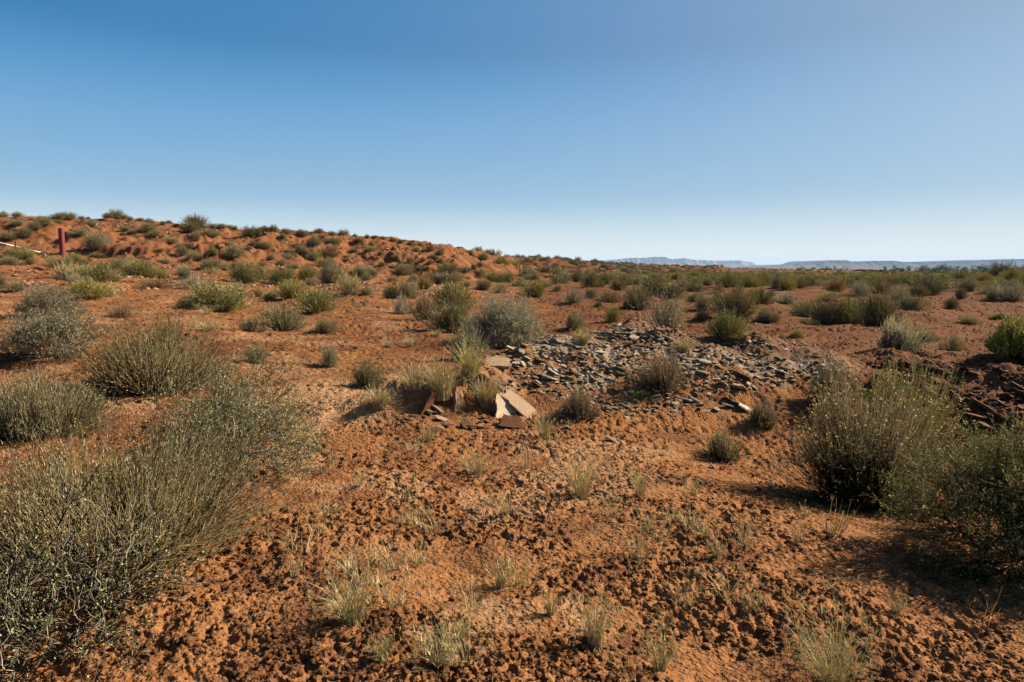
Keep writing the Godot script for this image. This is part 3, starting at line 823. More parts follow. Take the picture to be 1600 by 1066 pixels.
	for a in [[1536, 985, 0.34, 231, "bare reddish stalk in the shade at the lower right"], [1463, 905, 0.30, 232, "thin bent stalk left of the saltbush cut by the right edge"]]:
		p = on_ground(a[0], a[1])
		mb = MB.new()
		rng.seed = a[3]
		for i in 4:
			var pts := PackedVector3Array()
			var d := (Vector3.UP + rdir() * 0.35).normalized()
			for k in 5:
				pts.append(d * a[2] * rnd(0.9, 1.0) * k / 4.0 * (1.0 if i == 0 else 0.6) + rdir() * 0.006 - Vector3(0, 0.02, 0))
			mb.tube(pts, 0.003, 0.0014, 4, shade([Color(0.36, 0.20, 0.09)]))
		hero("dead_stalk", [mb.done()], p, a[4], "weed")

const TUFTS := [[742,742,34,42,"t","dry grass tuft with a pale curved straw right of the bare path"],[905,775,46,74,"t","tall dry tan grass tuft in the middle of the sand"],[1000,775,24,52,"m","green and straw grass tuft right of the tall dry tuft"],[1083,772,14,24,"m","small grass tuft below the small rounded rabbitbrush"],[548,968,62,74,"m","wide green and tan grass tuft at the lower middle left"],[598,1036,22,50,"m","short green grass tuft near the bottom edge, left one"],[686,1040,30,50,"m","short green grass tuft near the bottom edge, right one"],[782,915,22,46,"m","thin green grass tuft on the clods at the lower centre"],[790,808,14,40,"t","single thin dry tuft left of the tall dry tan tuft"],[850,684,26,44,"m","green grass tuft before the pale leaning slab"],[930,1005,40,90,"t","sparse tall dry grass near the bottom centre"],[1030,1050,30,64,"m","grass tuft at the bottom edge right of centre"],[1300,1075,60,90,"m","sparse green and straw grass at the bottom right"],[1246,852,12,40,"m","thin green grass blades in the shade of the dark rabbitbrush"],[592,636,30,34,"t","low straw grass left of the slabs"],[645,606,40,46,"m","green and straw grass above the dark slabs, left clump"],[690,622,44,66,"t","tall yellow grass above the dark slabs"],[735,592,34,60,"y","tall yellow grass below the blue-green winterfat"],[760,634,30,50,"t","brown straw grass beside the pale leaning slab"],[670,690,16,30,"m","tiny grass tuft below the dark slabs"],[912,536,18,26,"y","yellow grass tuft on the back of the stone bank"],[946,532,10,10,"g","small green sprout on top of the stone bank"],[1068,548,22,22,"t","dry grass on the crest of the stone bank"],[1000,622,14,14,"g","green sprout below the wide dry brown bush"],[608,542,16,14,"t","dry tuft on the red flat left of the winterfat, left one"],[641,541,14,18,"y","dry tuft on the red flat left of the winterfat, middle one"],[681,524,14,10,"t","dry tuft on the red flat left of the winterfat, right one"],[326,517,30,20,"t","straw grass on the left slope below the dark green rabbitbrush"],[322,492,20,16,"t","straw grass at the base of the dark green rabbitbrush"],[476,690,14,24,"m","thin grass blade tuft on the crusted path"],[1120,870,16,30,"t","thin dry tuft on the lower right clods"],[860,960,18,40,"t","thin dry tuft on the lower centre clods"],[720,1000,16,36,"t","thin dry tuft left of the bottom centre"],[1180,960,16,36,"t","thin dry tuft right of the bottom centre"],[460,900,14,30,"t","dry tuft at the right side of the large rabbitbrush"],[1400,960,16,40,"t","thin dry tuft in the lower right shade"],[640,820,14,24,"t","small dry tuft on the path"],[560,760,14,20,"m","small green tuft on the path"]]

func place_grass() -> void:
	var cols := {"t": STRAW + [Color(0.34, 0.24, 0.11)], "m": [Color(0.24, 0.25, 0.08)] + STRAW + [Color(0.34, 0.24, 0.11)], "y": [Color(0.40, 0.34, 0.10), Color(0.34, 0.31, 0.10)] + STRAW, "g": [Color(0.22, 0.27, 0.06), Color(0.17, 0.22, 0.05)]}
	var sd := 300
	for a in TUFTS:
		sd += 1
		var p := on_ground(a[0], a[1])
		var w := metres(a[2], p)
		var n := int(clampf(a[2] * 4.0, 26, 240))
		if a[4] == "y" or (a[1] < 640 and a[4] == "t"):
			n = int(n * 3.0)
		var m := grass({"seed": sd, "R": w, "H": metres(a[3], p) * 1.08, "n": n, "w": 0.0034 if p.z > -6.0 else 0.006, "cols": cols[a[4]], "seed_heads": 0.35})
		var o := thing("grass_tuft", p)
		part("blades", m, mats.leaf, o)
		tag(o, a[5], "grass", "grass tufts on the sand")

# thin dry grass strewn over the sand in the middle
func sparse_grass() -> void:
	var fr := RandomNumberGenerator.new()
	fr.seed = 33
	var set: Array = []
	for i in 5:
		set.append(grass({"seed": 350 + i, "R": 0.12, "H": 0.17, "n": 16 + i * 7, "w": 0.0028, "cols": STRAW + [Color(0.30, 0.27, 0.10)], "seed_heads": 0.5, "droop": 0.5}))
	for i in 120:
		var u := fr.randf_range(430, 1330)
		var v := fr.randf_range(655, 1060)
		if n_patch.get_noise_2d(u * 0.012, v * 0.02) + fr.randf_range(-0.3, 0.3) < 0.0:
			continue
		var p := on_ground(u, v)
		var o := thing("grass_sprig", p, fr.randf() * TAU)
		part("blades", set[fr.randi() % 5], mats.leaf, o)
		var k := fr.randf_range(0.6, 1.3)
		o.scale = Vector3(k, k * fr.randf_range(0.8, 1.2), k)
		tag(o, "thin dry grass sprig on the %s %s sand" % ["near" if v > 860 else "middle", "left" if u < 700 else ("central" if u < 1010 else "right")], "grass", "thin grass sprigs on the sand")

# ------------------------------------------------------------------ stones placed one by one
const GREY := [Color(0.58, 0.51, 0.40), Color(0.47, 0.40, 0.30), Color(0.68, 0.61, 0.49), Color(0.50, 0.37, 0.25)]
const TAN := [Color(0.42, 0.27, 0.165), Color(0.36, 0.21, 0.12), Color(0.46, 0.33, 0.22)]
const RUST := [Color(0.20, 0.085, 0.045), Color(0.15, 0.065, 0.038), Color(0.26, 0.125, 0.07)]
const PALE := [Color(0.64, 0.52, 0.37)]
var stones := {}

func place_stones() -> void:
	var sd := 500
	for k in [["grey", GREY], ["tan", TAN], ["rust", RUST], ["pale", PALE]]:
		var l: Array = []
		for i in 6:
			sd += 1
			l.append(stone_mesh(sd, 0.30, k[1]))
		stones[k[0]] = l
	# the slabs at the left end of the bank: u, v of the middle of the foot, length along its axis, breadth, thickness (pixels), axis, the way its face points
	for a in [[789,650,42,36,5,Vector3(-0.2, 0.75, -0.6),Vector3(0.38, 0.66, 0.62),"pale","pale cream slab leaning at the end of the stone bank"],
		[826,646,56,30,5,Vector3(-0.8, 0.45, -0.45),Vector3(0.35, 0.85, 0.5),"tan","long tan slab lying diagonally right of the pale slab"],
		[716,638,36,20,7,Vector3(-0.15, 0.85, -0.4),Vector3(0.75, 0.3, 0.6),"tan","upright tan slab in the dark hollow"],
		[664,642,46,22,6,Vector3(0.35, 0.85, -0.3),Vector3(0.85, -0.2, 0.5),"rust","upright rust-coloured slab at the left of the dark hollow"],
		[750,606,34,36,14,Vector3(0.1, 0.7, -0.6),Vector3(-0.3, 0.5, 0.8),"rust","dark rust block above the pale slab"],
		[772,572,26,42,8,Vector3(0.0, 0.35, -0.9),Vector3(0.1, 0.95, 0.3),"tan","flat tan slab near the crest above the rust block"],
		[800,666,22,40,14,Vector3(0.1, 0.25, -1.0),Vector3(0.1, 0.9, 0.35),"rust","rust block below the pale slab"]]:
		var p := on_ground(a[0], a[1])
		var m := slab_mesh(700 + int(a[0]), {"pale": PALE, "tan": TAN, "rust": RUST}[a[7]])
		var o := part("sandstone_slab", m, mats.rock, self)
		var ny: Vector3 = a[6].normalized()
		var nx: Vector3 = (a[5] - ny * ny.dot(a[5])).normalized()
		var nz := nx.cross(ny)
		var l := metres(a[2], p) * 1.35
		o.transform = Transform3D(Basis(nx * l, ny * metres(a[4], p) / 0.3, nz * metres(a[3], p) * 1.25), p + nx * l * (0.06 if a[7] == "rust" else 0.24))
		tag(o, a[8], "rock", "sandstone slabs at the end of the bank")
	# flakes that show largest on the bank: u, v, width
	var flakes := [[846,565,18],[858,592,24],[849,558,12],[838,601,16],[881,573,14],[897,582,26],[908,588,16],[929,592,14],[925,577,18],[935,585,12],[842,598,14],[875,565,12],[866,583,16],[890,590,14],[992,527,20],[976,530,14],[1030,515,16],[1044,529,16],[1103,566,24],[1100,584,22],[1160,588,26],[1150,604,24],[1130,600,18],[1165,638,22],[1150,630,16],[1108,607,12],[940,603,12],[937,551,16],[932,562,14],[950,575,14],[960,571,12],[960,577,14],[1120,640,14],[1125,574,12],[1182,589,14],[1176,580,12],[1140,625,14],[1138,634,14],[1180,607,14],[1070,625,20],[1090,629,18],[800,545,12],[815,549,14],[824,560,12],[780,552,10],[833,545,10],[960,548,10],[985,515,12],[1005,534,10],[1020,540,10],[1073,541,10],[1165,566,10],[1190,570,12],[1205,575,14],[1216,560,14],[1222,582,16],[1240,560,12]]
	var fr := RandomNumberGenerator.new()
	fr.seed = 5
	flakes.sort_custom(func(x, y): return x[0] < y[0])
	var idx := {"tan": 0, "grey": 0}
	for a in flakes:
		var look := "tan" if fr.randf() < 0.22 else "grey"
		stone_at(fr, a[0], a[1], a[2] * 1.15, look, "shale_flake", "larger %s shale flake on the stone bank, %s such from the left" % ["pale grey" if look == "grey" else "tan", ordinal(idx[look])], "larger shale flakes on the stone bank")
		idx[look] += 1
	for i in 110:
		var u := fr.randf_range(770, 1250)
		var v := fr.randf_range(515, 640)
		if absf((u - 985.0) / 240.0) + absf((v - 570.0) / 75.0) > 1.15:
			continue
		stone_at(fr, u, v, fr.randf_range(7, 14), "tan" if fr.randf() < 0.3 else "grey", "shale_flake", "small shale flake among the grit of the stone bank", "small shale flakes on the stone bank")
	for i in 150:
		var u := fr.randf_range(1370, 1640)
		var v := fr.randf_range(562, 700)
		stone_at(fr, u, v, fr.randf_range(12, 38) * (0.6 + 0.5 * fr.randf()), "rust", "rust_stone", "flat rust-coloured stone %s the shaded right-hand bank" % ["low on", "halfway up", "near the crest of"][2 - clampi(int((v - 562.0) / 46.0), 0, 2)], "rust stones on the right-hand bank")
	for a in [[1455,615,44,"broad flat rust stone on the right-hand bank behind the leafy bush"],[1415,570,40,"long pale-edged rust stone high on the right-hand bank"],[1475,585,44,"long thin rust stone on the crest of the right-hand bank"]]:
		var o := stone_at(fr, a[0], a[1], a[2], "rust", "rust_stone", a[3], "rust stones on the right-hand bank")
	for i in 34:
		stone_at(fr, fr.randf_range(632, 770), fr.randf_range(638, 672), fr.randf_range(10, 26), "rust" if fr.randf() < 0.7 else "tan", "rubble_stone", "small broken stone in the rubble before the slabs", "rubble before the slabs")
	for a in [[1118,733,22,"small flat tan stone beside the small rounded rabbitbrush"],[888,668,18,"flat tan stone below the long tan slab"],[872,700,16,"small tan stone on the sand below the slabs"],[960,690,26,"thin tan flake on the sand below the bank"],[1208,727,14,"small grey stone left of the dark rabbitbrush"],[540,1045,30,"pale crust lump near the bottom edge, left one"],[655,1052,34,"pale crust lump near the bottom edge, right one"]]:
		stone_at(fr, a[0], a[1], a[2], "tan", "loose_stone", a[3], "loose stones on the sand")

func stone_at(fr: RandomNumberGenerator, u: float, v: float, w: float, look: String, called: String, label: String, group: String) -> MeshInstance3D:
	var p := on_ground(u, v)
	var o := part(called, stones[look][fr.randi() % 6], mats.rock, self)
	var s := metres(w, p)
	o.scale = Vector3(s * fr.randf_range(0.9, 1.5), s * fr.randf_range(0.28, 0.6), s * fr.randf_range(0.7, 1.1))
	var up := Vector3(fr.randf_range(0.05, 0.75), 1.0, fr.randf_range(-0.35, 0.35)).normalized()
	var along := up.cross(Vector3(cos(fr.randf() * TAU), 0, sin(fr.randf() * TAU))).normalized()
	var sc := o.scale
	o.basis = Basis(along * sc.x, up * sc.y, along.cross(up) * sc.z)
	o.position = p + Vector3(0, s * 0.05, 0)
	tag(o, label, "rock", group)
	return o

func scatter_ground() -> void:
	var fr := RandomNumberGenerator.new()
	fr.seed = 9
	# clods of earth
	for q in 3:
		var mesh := clod_mesh(40 + q)
		var xf: Array = []
		var cols := PackedColorArray()
		for i in 42000:
			var r := 1.7 * pow(26.0, fr.randf())
			var t := deg_to_rad(fr.randf_range(-44, 44))
			var x := sin(t) * r
			var z := -cos(t) * r
			var dense := n_patch.get_noise_2d(x * 2.2 + 9.0, z * 2.2)
			if dense + fr.randf_range(-0.25, 0.25) < -0.12:
				continue
			var s := 0.005 + 0.026 * pow(fr.randf(), 4.0)
			if r > 9.0:
				s *= 1.0 + (r - 9.0) * 0.09
			var y := height(x, z) + fine(x, z, r)
			var b := Basis.from_euler(Vector3(fr.randf() * 6.0, fr.randf() * 6.0, 0)).scaled(Vector3(s, s, s) * Vector3(1, fr.randf_range(0.7, 1.0), fr.randf_range(0.8, 1.2)))
			xf.append(Transform3D(b, Vector3(x, y + s * 0.12, z)))
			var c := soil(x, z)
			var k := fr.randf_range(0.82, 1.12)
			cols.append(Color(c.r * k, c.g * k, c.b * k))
		scatter_stuff("soil_clods", mesh, mats.clod, xf, cols, ["small crumbly red clods of earth strewn over the sand", "rounded red clods of earth strewn over the sand", "broken red clods of earth strewn over the sand"][q], "soil")
	# crushed shale and grit on the bank
	for q in 2:
		var look: Array = [GREY, TAN][q]
		var mesh := stone_mesh(60 + q, 0.2, [Color.WHITE])
		var xf: Array = []
		var cols := PackedColorArray()
		for i in [4600, 3600][q]:
			var u := fr.randf_range(740, 1290)
			var v := fr.randf_range(508, 655)
			if absf((u - 1000.0) / 265.0) + absf((v - 568.0) / 80.0) + fr.randf_range(-0.45, 0.45) + n_patch.get_noise_2d(u * 0.03, v * 0.06) * 0.8 > 0.95:
				continue
			var p := on_ground(u, v, 20.0)
			if p == Vector3.ZERO or p.z < -12.0:
				continue
			var s := 0.014 + 0.095 * pow(fr.randf(), 3.2)
			var b := Basis.from_euler(Vector3(fr.randf_range(-0.8, 0.8), fr.randf() * TAU, fr.randf_range(-0.9, 0.6))).scaled(Vector3(s * fr.randf_range(0.8, 1.5), s * fr.randf_range(0.5, 1.0), s * 0.9))
			xf.append(Transform3D(b, p + Vector3(0, s * 0.1 + fine(p.x, p.z, 9.0), 0)))
			var c: Color = look[fr.randi() % look.size()]
			var k := fr.randf_range(0.75, 1.1)
			cols.append(Color(c.r * k, c.g * k, c.b * k))
		scatter_stuff("stone_grit", mesh, mats.rock, xf, cols, ["crushed grey shale grit covering the stone bank", "tan stone chips mixed into the stone bank"][q], "gravel")
	# rust grit on the dark bank and pale grit on the sand
	var mesh3 := stone_mesh(66, 0.4, [Color.WHITE])
	var xf3: Array = []
	var cols3 := PackedColorArray()
	for i in 2600:
		var p := on_ground(fr.randf_range(1350, 1680), fr.randf_range(562, 720), 20.0)
		if p == Vector3.ZERO:
			continue
		var s := 0.015 + 0.06 * pow(fr.randf(), 2.2)
		var b := Basis.from_euler(Vector3(fr.randf_range(-0.4, 0.5), fr.randf() * TAU, fr.randf_range(-0.4, 0.4))).scaled(Vector3(s, s * 0.8, s))
		xf3.append(Transform3D(b, p + Vector3(0, s * 0.12, 0)))
		var c: Color = RUST[fr.randi() % 3]
		cols3.append(c)
	scatter_stuff("stone_grit", mesh3, mats.rock, xf3, cols3, "rust stone chips covering the right-hand bank", "gravel")
	xf3 = []
	cols3 = PackedColorArray()
	for i in 5200:
		var r := 1.8 * pow(6.0, fr.randf())
		var t := deg_to_rad(fr.randf_range(-40, 40))
		var x := sin(t) * r
		var z := -cos(t) * r
		if n_patch.get_noise_2d(x * 1.3 - 20.0, z * 1.3) + fr.randf_range(-0.3, 0.3) < 0.1:
			continue
		var s := 0.004 + 0.009 * pow(fr.randf(), 2.0)
		xf3.append(Transform3D(Basis.from_euler(Vector3(fr.randf() * 6.0, fr.randf() * 6.0, 0)).scaled(Vector3(s, s, s)), Vector3(x, height(x, z) + fine(x, z, r) + s * 0.2, z)))
		var k := fr.randf_range(0.7, 1.15)
		cols3.append(Color(0.52 * k, 0.37 * k, 0.24 * k))
	scatter_stuff("sand_grit", mesh3, mats.rock, xf3, cols3, "pale grit sprinkled over the red sand", "gravel")
	# broken stone on the hill
	xf3 = []
	cols3 = PackedColorArray()
	for i in 22000:
		var az := deg_to_rad(fr.randf_range(-46, -4))
		var r := fr.randf_range(34, 82)
		var x := sin(az) * r
		var z := -cos(az) * r
		if n_patch.get_noise_2d(x * 0.4 + 3.0, z * 0.4) + fr.randf_range(-0.35, 0.35) < 0.02:
			continue
		var s := 0.04 + 0.26 * pow(fr.randf(), 4.0)
		xf3.append(Transform3D(Basis.from_euler(Vector3(fr.randf_range(-0.5, 0.5), fr.randf() * TAU, fr.randf_range(-0.5, 0.5))).scaled(Vector3(s * 1.3, s, s)), Vector3(x, height(x, z) + fine(x, z, r) + s * 0.1, z)))
		var hc: Color = [Color(0.30, 0.125, 0.05), Color(0.40, 0.22, 0.12), Color(0.22, 0.085, 0.04), Color(0.50, 0.36, 0.25)][fr.randi() % 4]
		cols3.append(hc)
	scatter_stuff("hill_rubble", mesh3, mats.rock, xf3, cols3, "broken red and tan stone strewn over the hill", "gravel")
	# straw and twig litter
	var lm := MB.new()
	lm.tube(PackedVector3Array([Vector3(-0.5, 0, 0), Vector3(-0.1, 0.05, 0.06), Vector3(0.5, 0, 0)]), 0.025, 0.012, 3, Color.WHITE)
	var xl: Array = []
	var cl := PackedColorArray()
	for i in 2600:
		var r := 1.8 * pow(6.0, fr.randf())
		var t := deg_to_rad(fr.randf_range(-40, 40))
		var x := sin(t) * r
		var z := -cos(t) * r
		if n_patch.get_noise_2d(x * 0.9 + 50.0, z * 0.9) + fr.randf_range(-0.35, 0.35) < 0.08:
			continue
		var s := fr.randf_range(0.03, 0.11)
		xl.append(Transform3D(Basis.from_euler(Vector3(fr.randf_range(-0.2, 0.2), fr.randf() * TAU, fr.randf_range(-0.25, 0.25))).scaled(Vector3(s, s, s)), Vector3(x, height(x, z) + fine(x, z, r) + 0.006, z)))
		cl.append(shade([Color(0.42, 0.32, 0.19), Color(0.26, 0.19, 0.12), Color(0.50, 0.42, 0.28)]))
	scatter_stuff("straw_litter", lm.done(), mats.wood, xl, cl, "dry straw and twig litter on the sand", "litter")

# ------------------------------------------------------------------ far scrub, trees, mesas
func far_scrub() -> void:
	var fr := RandomNumberGenerator.new()
	fr.seed = 21
	var q := 0
	for k in ["o", "d", "y", "g"]:
		var P := {"seed": 900 + q, "R": 0.5, "H": 0.62, "n": 130, "needles": 6, "needle_l": 0.12, "needle_w": 0.035, "stem_w": 0.02, "stem_cols": LOOK[k], "leaf_cols": LOOK[k], "up": 0.3, "start": 0.25, "flare": 0.6}
		var m := broom(P)
		var xf: Array = []
		var cols := PackedColorArray()
		for i in 1500:
			var r := 52.0 * pow(8.0, fr.randf())
			var az := fr.randf_range(-44, 44)
			var x := sin(deg_to_rad(az)) * r
			var z := -cos(deg_to_rad(az)) * r
			var on_hill := az < -3.0 and r < 100.0
			if on_hill:
				continue
			if n_patch.get_noise_2d(x * 0.12, z * 0.12) + fr.randf_range(-0.4, 0.4) < -0.05:
				continue
			if k in ["y", "g"] and (r < 70.0 or (r > 115.0 and az < 8.0)):
				continue
			if r < 70.0 and fr.randf() < 0.6:
				continue
			var s := fr.randf_range(0.5, 1.5)
			xf.append(Transform3D(Basis(Vector3.UP, fr.randf() * TAU).scaled(Vector3(s * fr.randf_range(1.0, 1.5), s, s * 1.2)), Vector3(x, height(x, z) - 0.04, z)))
			var v := fr.randf_range(0.8, 1.15)
			cols.append(Color(v, v, v))
		if k in ["o", "d"]:
			for i in 900:
				var az := deg_to_rad(fr.randf_range(-8, 17))
				var r := fr.randf_range(104, 236)
				var x := sin(az) * r
				var z := -cos(az) * r
				var s := fr.randf_range(0.4, 1.05)
				xf.append(Transform3D(Basis(Vector3.UP, fr.randf() * TAU).scaled(Vector3(s * 1.3, s, s * 1.2)), Vector3(x, height(x, z) - 0.04, z)))
				cols.append(Color(0.9, 0.9, 0.9))
		scatter_stuff("distant_scrub", m[1], mats.leaf, xf, cols, ["grey-green scrub covering the distant flat and ridges", "dark olive scrub covering the distant flat and ridges", "yellow-green scrub covering the distant flat", "green scrub covering the distant flat"][q], "scrub")
		q += 1

func tree_mesh(sd: int) -> Array:
	rng.seed = sd
	var tr := MB.new()
	var lf := MB.new()
	var bark := Color(0.16, 0.12, 0.09)
	tr.tube(PackedVector3Array([Vector3(0, -0.3, 0), Vector3(0.02, 1.2, 0.03), Vector3(-0.05, 2.6, 0)]), 0.34, 0.2, 7, bark)
	for i in 9:
		var th := TAU * i / 9.0 + rnd(-0.3, 0.3)
		var y0 := rnd(1.4, 2.6)
		var o := Vector3(cos(th), 0, sin(th))
		var reach := rnd(1.2, 3.2)
		var top := rnd(3.4, 7.2)
		tr.tube(PackedVector3Array([Vector3(0, y0, 0), o * reach * 0.5 + Vector3(0, lerpf(y0, top, 0.55), 0), o * reach + Vector3(0, top, 0)]), 0.13, 0.03, 5, bark)
	for i in 34:
		var th := rng.randf() * TAU
		var q := sqrt(rng.randf())
		var cy := 2.4 + 5.0 * rng.randf() * sqrt(1.0 - q * q * 0.7)
		var c := Vector3(cos(th) * q * 3.5, cy, sin(th) * q * 3.5)
		var cr := rnd(0.6, 1.25)
		var lc := shade([Color(0.055, 0.10, 0.028), Color(0.045, 0.085, 0.025), Color(0.075, 0.12, 0.032)], 0.15)
		for k in 70:
			var d := rdir()
			lf.leaf(c + d * cr * pow(rng.randf(), 0.4) * Vector3(1.1, 0.8, 1.1), rdir(), rdir(), 0.36, 0.24, shade([lc], 0.15))
	return [tr.done(), lf.done()]

func place_trees() -> void:
	var set := [tree_mesh(401), tree_mesh(402), tree_mesh(403)]
	var list := [[1256,417.5,13,440],[1290,418,10,430],[1302,417,9,430],[1319,418,9,420],[1381,418,10,420],[1402,416,18,430],[1416,416.5,16,425],[1440,418,16,420],[1456,415.5,26,430],[1470,418,16,440],[1483,414,30,430],[1500,417,18,440],[1524,416,26,440],[1542,414.5,30,450],[1562,416,22,440],[1580,416,28,440],[1600,415,30,440],[1628,415,32,430]]
	var i := 0
	for a in list:
		var top := at_depth(a[0], a[1] - 2.2, a[3])
		var g := height(top.x, top.z)
		var o := thing("cottonwood_tree", Vector3(top.x, g, top.z), i * 1.7)
		part("trunk", set[i % 3][0], mats.wood, o)
		part("crown", set[i % 3][1], mats.leaf, o)
		var w: float = a[2] * a[3] / FOC / 5.6
		o.scale = Vector3(w, (top.y - g) / 7.6, w)
		tag(o, "distant round green tree in the row below the mesas, %s from the left" % ordinal(i), "tree", "row of trees below the mesas")
		i += 1

# a table mountain: skyline pixels at a depth, with cliff, talus and a flat top that runs back
func mesa(called: String, sky_line: Array, depth: float, foot: float, back: float, cliff: float, cols: Array) -> void:
	var q := FastNoiseLite.new()
	q.seed = int(depth)
	q.frequency = 1.0 / (depth * 0.01)
	q.fractal_octaves = 4
	var pts: Array = []
	for i in sky_line.size() - 1:
		var n := maxi(2, int((sky_line[i + 1][0] - sky_line[i][0]) / 2.0))
		for k in n:
			var t := float(k) / n
			pts.append(Vector2(lerpf(sky_line[i][0], sky_line[i + 1][0], t), lerpf(sky_line[i][1], sky_line[i + 1][1], t)))
	pts.append(Vector2(sky_line[-1][0], sky_line[-1][1]))
	var mb := MB.new()
	var rows := 9
	for j in pts.size():
		var top := at_depth(pts[j].x, pts[j].y - (1.6 if depth > 1000.0 else 0.0), depth)
		var base := -8.0
		var hh := maxf(top.y - base, 0.5)
		var wig := q.get_noise_1d(j * depth * 0.004) * hh * 1.6
		for k in rows:
			# from the foot of the talus, up the cliff, over the flat top and down behind
			var f: float = [0.0, 0.22, 0.45, 0.62, cliff, 0.97, 1.0, 0.98, 0.0][k]
			var zz: float = [foot, foot * 0.62, foot * 0.33, foot * 0.16, foot * 0.07, foot * 0.03, 0.0, -back, -back - foot][k]
			var jit: float = q.get_noise_2d(j * depth * 0.003, k * 333.0)
			var zw: float = zz * (1.0 + jit * 0.3) + (wig if k < 6 else 0.0)
			if k == 6:
				zw = 0.0
			var y: float = base + hh * f * (1.0 + (jit * 0.08 if k > 0 and k < 6 else 0.0))
			mb.v.append(Vector3(top.x, y, top.z + zw))
			var cc: Color = cols[0] if f < 0.6 else cols[1]
			var tone := 1.0 + q.get_noise_2d(j * depth * 0.006, k * 91.0 + 7.0) * 0.5
			mb.c.append(Color(cc.r * tone, cc.g * tone, cc.b * tone))
			mb.n.append(Vector3.UP)
	for j in pts.size() - 1:
		for k in rows - 1:
			var a := j * rows + k
			for s in [a, a + 1, a + rows, a + 1, a + rows + 1, a + rows]:
				mb.ix.append(s)
	var st := SurfaceTool.new()
	st.create_from(mb.done(), 0)
	st.generate_normals()
	structure(called, st.commit(), mats.mesa)

func far_land() -> void:
	var c1 := [Color(0.20, 0.12, 0.08), Color(0.24, 0.15, 0.10)]
	mesa("far_mesa", [[858, 419], [864, 403.5], [884, 403], [893, 406], [905, 408], [940, 409], [958, 407.5], [966, 407], [985, 404.5], [1008, 404.6], [1016, 403.2], [1038, 403], [1046, 406], [1058, 407.2], [1069, 405], [1086, 408], [1120, 409], [1160, 408.6], [1169, 411], [1177, 412], [1184, 418.6]], 12000, 520, 900, 0.8, c1)
	mesa("near_mesa", [[1196, 419.5], [1212, 416.8], [1226, 415], [1244, 414.8], [1274, 415.2], [1283, 410], [1298, 408.3], [1322, 408.2], [1333, 411.2], [1346, 411.3], [1364, 409.2], [1400, 409.2], [1408, 411], [1440, 411.2], [1500, 409.3], [1570, 407], [1600, 406.2], [1760, 405], [2000, 408]], 7000, 380, 900, 0.8, [Color(0.085, 0.065, 0.05), Color(0.11, 0.08, 0.06)])
	# low red rise between the trees
	var c2 := [Color(0.26, 0.09, 0.04), Color(0.30, 0.11, 0.05)]
	mesa("red_rise", [[1322, 424], [1336, 421.5], [1350, 420.6], [1366, 421], [1380, 422], [1394, 424]], 395, 14, 8, 0.75, c2)

# ------------------------------------------------------------------ fence
func place_fence() -> void:
	var posts := [[-60, 398, 37], [25, 402, 33], [343, 414, 28], [684, 424, 18], [750, 429, 15], [812, 432, 15], [1025, 435, 13], [1110, 436, 12]]
	var first := on_ground(25, 402)
	var f := thing("wire_fence", first)
	tag(f, "wire fence on thin steel posts along the foot of the red hill", "fence")
	var tops: Array = []
	for a in posts:
		var p := on_ground(a[0], a[1])
		var h := 1.25
		var mb := MB.new()
		mb.tube(PackedVector3Array([Vector3(0, -0.3, 0), Vector3(0, h * 0.5, 0.005), Vector3(0.01, h, 0)]), 0.032, 0.03, 6, Color.WHITE)
		mb.tube(PackedVector3Array([Vector3(0, -0.3, 0.03), Vector3(0, h, 0.03)]), 0.018, 0.018, 4, Color.WHITE)
		var o := part("post", mb.done(), mats.steel, f)
		o.position = p - first
		tops.append(p - first)
	for s in [0.35, 0.7, 1.05]:
		var mb := MB.new()
		for i in tops.size() - 1:
			var a: Vector3 = tops[i] + Vector3(0, s, 0.03)
			var b: Vector3 = tops[i + 1] + Vector3(0, s, 0.03)
			var pts := PackedVector3Array()
			for k in 7:
				var t := k / 6.0
				pts.append(a.lerp(b, t) - Vector3(0, 0.06 * sin(t * PI), 0))
			mb.tube(pts, 0.003, 0.003, 3, Color.WHITE)
		part("wire", mb.done(), mats.steel, f)
	# thick red pipe post
	var p := on_ground(98, 400)
	var hh := metres(42, p)
	var r := metres(4.0, p)
	var o := thing("red_post", p)
	var cm := CylinderMesh.new()
	cm.top_radius = r; cm.bottom_radius = r; cm.height = hh + 0.3; cm.radial_segments = 28
	var b := part("pipe", cm, mats.red_paint, o)
	b.position.y = hh * 0.5 - 0.15
	var cap := CylinderMesh.new()
	cap.top_radius = r * 0.9; cap.bottom_radius = r * 1.04; cap.height = 0.03; cap.radial_segments = 28
	part("cap", cap, mats.red_paint, o).position.y = hh + 0.014
	var tm := TorusMesh.new()
	tm.inner_radius = r * 0.99; tm.outer_radius = r * 1.05; tm.rings = 28; tm.ring_segments = 6
	for f2 in [0.3, 0.58, 0.86]:
		part("wire_loop", tm, mats.steel, o).position.y = hh * f2
	tag(o, "thick red painted pipe post at the foot of the hill on the left", "post")
	# white pipe lying down the slope
	var pa := on_ground(63, 396.5)
	var mb := MB.new()
	var pts := PackedVector3Array()
	for k in 8:
		var q := on_ground(lerpf(63, -30, k / 7.0), lerpf(396.5, 374, k / 7.0)) + Vector3(0, 0.14, 0)
		pts.append(q - pa)
	mb.tube(pts, 0.045, 0.045, 8, Color.WHITE)
	var w := part("white_pipe", mb.done(), mats.white, self)
	w.position = pa
	tag(w, "long thin white pipe slanting down the slope at the left edge", "pipe")

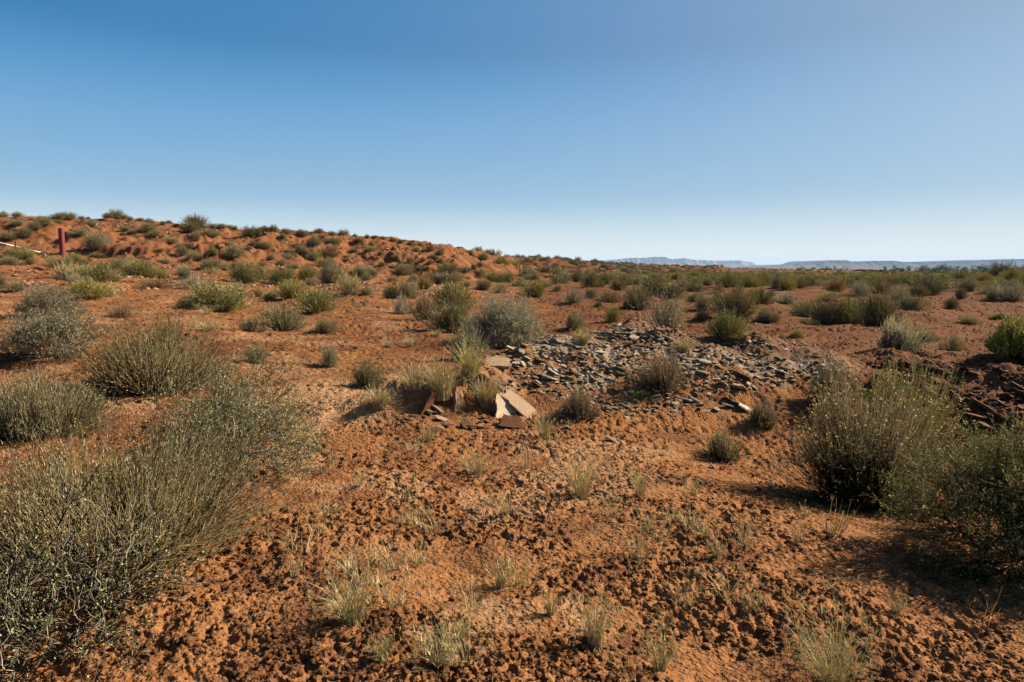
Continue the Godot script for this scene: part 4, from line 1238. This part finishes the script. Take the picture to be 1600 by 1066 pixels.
# ------------------------------------------------------------------ sky
func sky_color(el: float, ang: float) -> Color:
	var tab := [[-90.0, Color(0.80, 0.80, 0.76)], [0.0, Color(1.08, 1.02, 0.86)], [1.6, Color(0.80, 0.84, 0.81)], [3.2, Color(0.585, 0.72, 0.78)], [5.5, Color(0.31, 0.51, 0.695)], [8.0, Color(0.225, 0.445, 0.675)], [11.5, Color(0.15, 0.37, 0.645)], [14.5, Color(0.075, 0.285, 0.57)], [16.8, Color(0.034, 0.205, 0.465)], [22.0, Color(0.02, 0.195, 0.475)], [40.0, Color(0.014, 0.13, 0.36)], [90.0, Color(0.010, 0.09, 0.27)]]
	var c: Color = tab[0][1]
	for i in tab.size() - 1:
		if el >= tab[i][0]:
			var t: float = clampf((el - tab[i][0]) / (tab[i + 1][0] - tab[i][0]), 0, 1)
			c = tab[i][1].lerp(tab[i + 1][1], t)
	return c.lerp(Color(0.83, 0.89, 0.93), 0.62 * exp(-pow(ang / 47.0, 2.0)))

func setup_view() -> void:
	var cam := Camera3D.new()
	cam.fov = rad_to_deg(2.0 * atan(533.0 / FOC))
	cam.position = Vector3(0, EYE, 0)
	cam.rotation_degrees = Vector3(-PITCH, 0, 0)
	cam.near = 0.05
	cam.far = 40000.0
	add_child(cam)
	cam.current = true
	var to_sun := Vector3(sin(deg_to_rad(SUN_AZ)) * cos(deg_to_rad(SUN_EL)), sin(deg_to_rad(SUN_EL)), -cos(deg_to_rad(SUN_AZ)) * cos(deg_to_rad(SUN_EL)))
	var sun := DirectionalLight3D.new()
	sun.name = "sun"
	sun.light_energy = 1.6
	sun.light_color = Color(1.0, 0.94, 0.84)
	sun.light_angular_distance = 0.5
	sun.shadow_enabled = true
	add_child(sun)
	sun.look_at_from_position(to_sun * 100.0, Vector3.ZERO, Vector3.UP)
	var W := 512
	var im := Image.create(W, W / 2, false, Image.FORMAT_RGBF)
	for y in W / 2:
		var el := 90.0 - (y + 0.5) / (W / 2.0) * 180.0
		for x in W:
			var lon := (x + 0.5) / W * TAU      # the left edge of the panorama looks along -z
			var d := Vector3(sin(lon) * cos(deg_to_rad(el)), sin(deg_to_rad(el)), -cos(lon) * cos(deg_to_rad(el)))
			var sc := sky_color(el, rad_to_deg(d.angle_to(to_sun)))
			im.set_pixel(x, y, Color(sc.r / EXPOSURE, sc.g / EXPOSURE, sc.b / EXPOSURE))
	var sm := PanoramaSkyMaterial.new()
	sm.panorama = ImageTexture.create_from_image(im)
	var sky := Sky.new()
	sky.sky_material = sm
	var env := Environment.new()
	env.background_mode = Environment.BG_SKY
	env.sky = sky
	env.tonemap_mode = Environment.TONE_MAPPER_LINEAR
	env.tonemap_exposure = EXPOSURE
	env.sdfgi_enabled = true
	env.ssao_enabled = true
	env.ssil_enabled = true
	env.fog_enabled = true
	env.fog_density = 0.000056
	env.fog_light_color = Color(0.70, 0.84, 1.0)
	var we := WorldEnvironment.new()
	we.environment = env
	add_child(we)

func _ready() -> void:
	var t0 := Time.get_ticks_msec()
	setup_view()
	setup_noise()
	setup_ridges()
	make_materials()
	print("materials ", Time.get_ticks_msec() - t0)
	build_ground()
	print("ground ", Time.get_ticks_msec() - t0)
	far_land()
	make_protos()
	print("protos ", Time.get_ticks_msec() - t0)
	place_shrubs()
	print("shrubs ", Time.get_ticks_msec() - t0)
	place_heroes()
	place_grass()
	sparse_grass()
	print("heroes ", Time.get_ticks_msec() - t0)
	place_stones()
	place_trees()
	place_fence()
	far_scrub()
	print("far ", Time.get_ticks_msec() - t0)
	scatter_ground()
	print("all ", Time.get_ticks_msec() - t0)
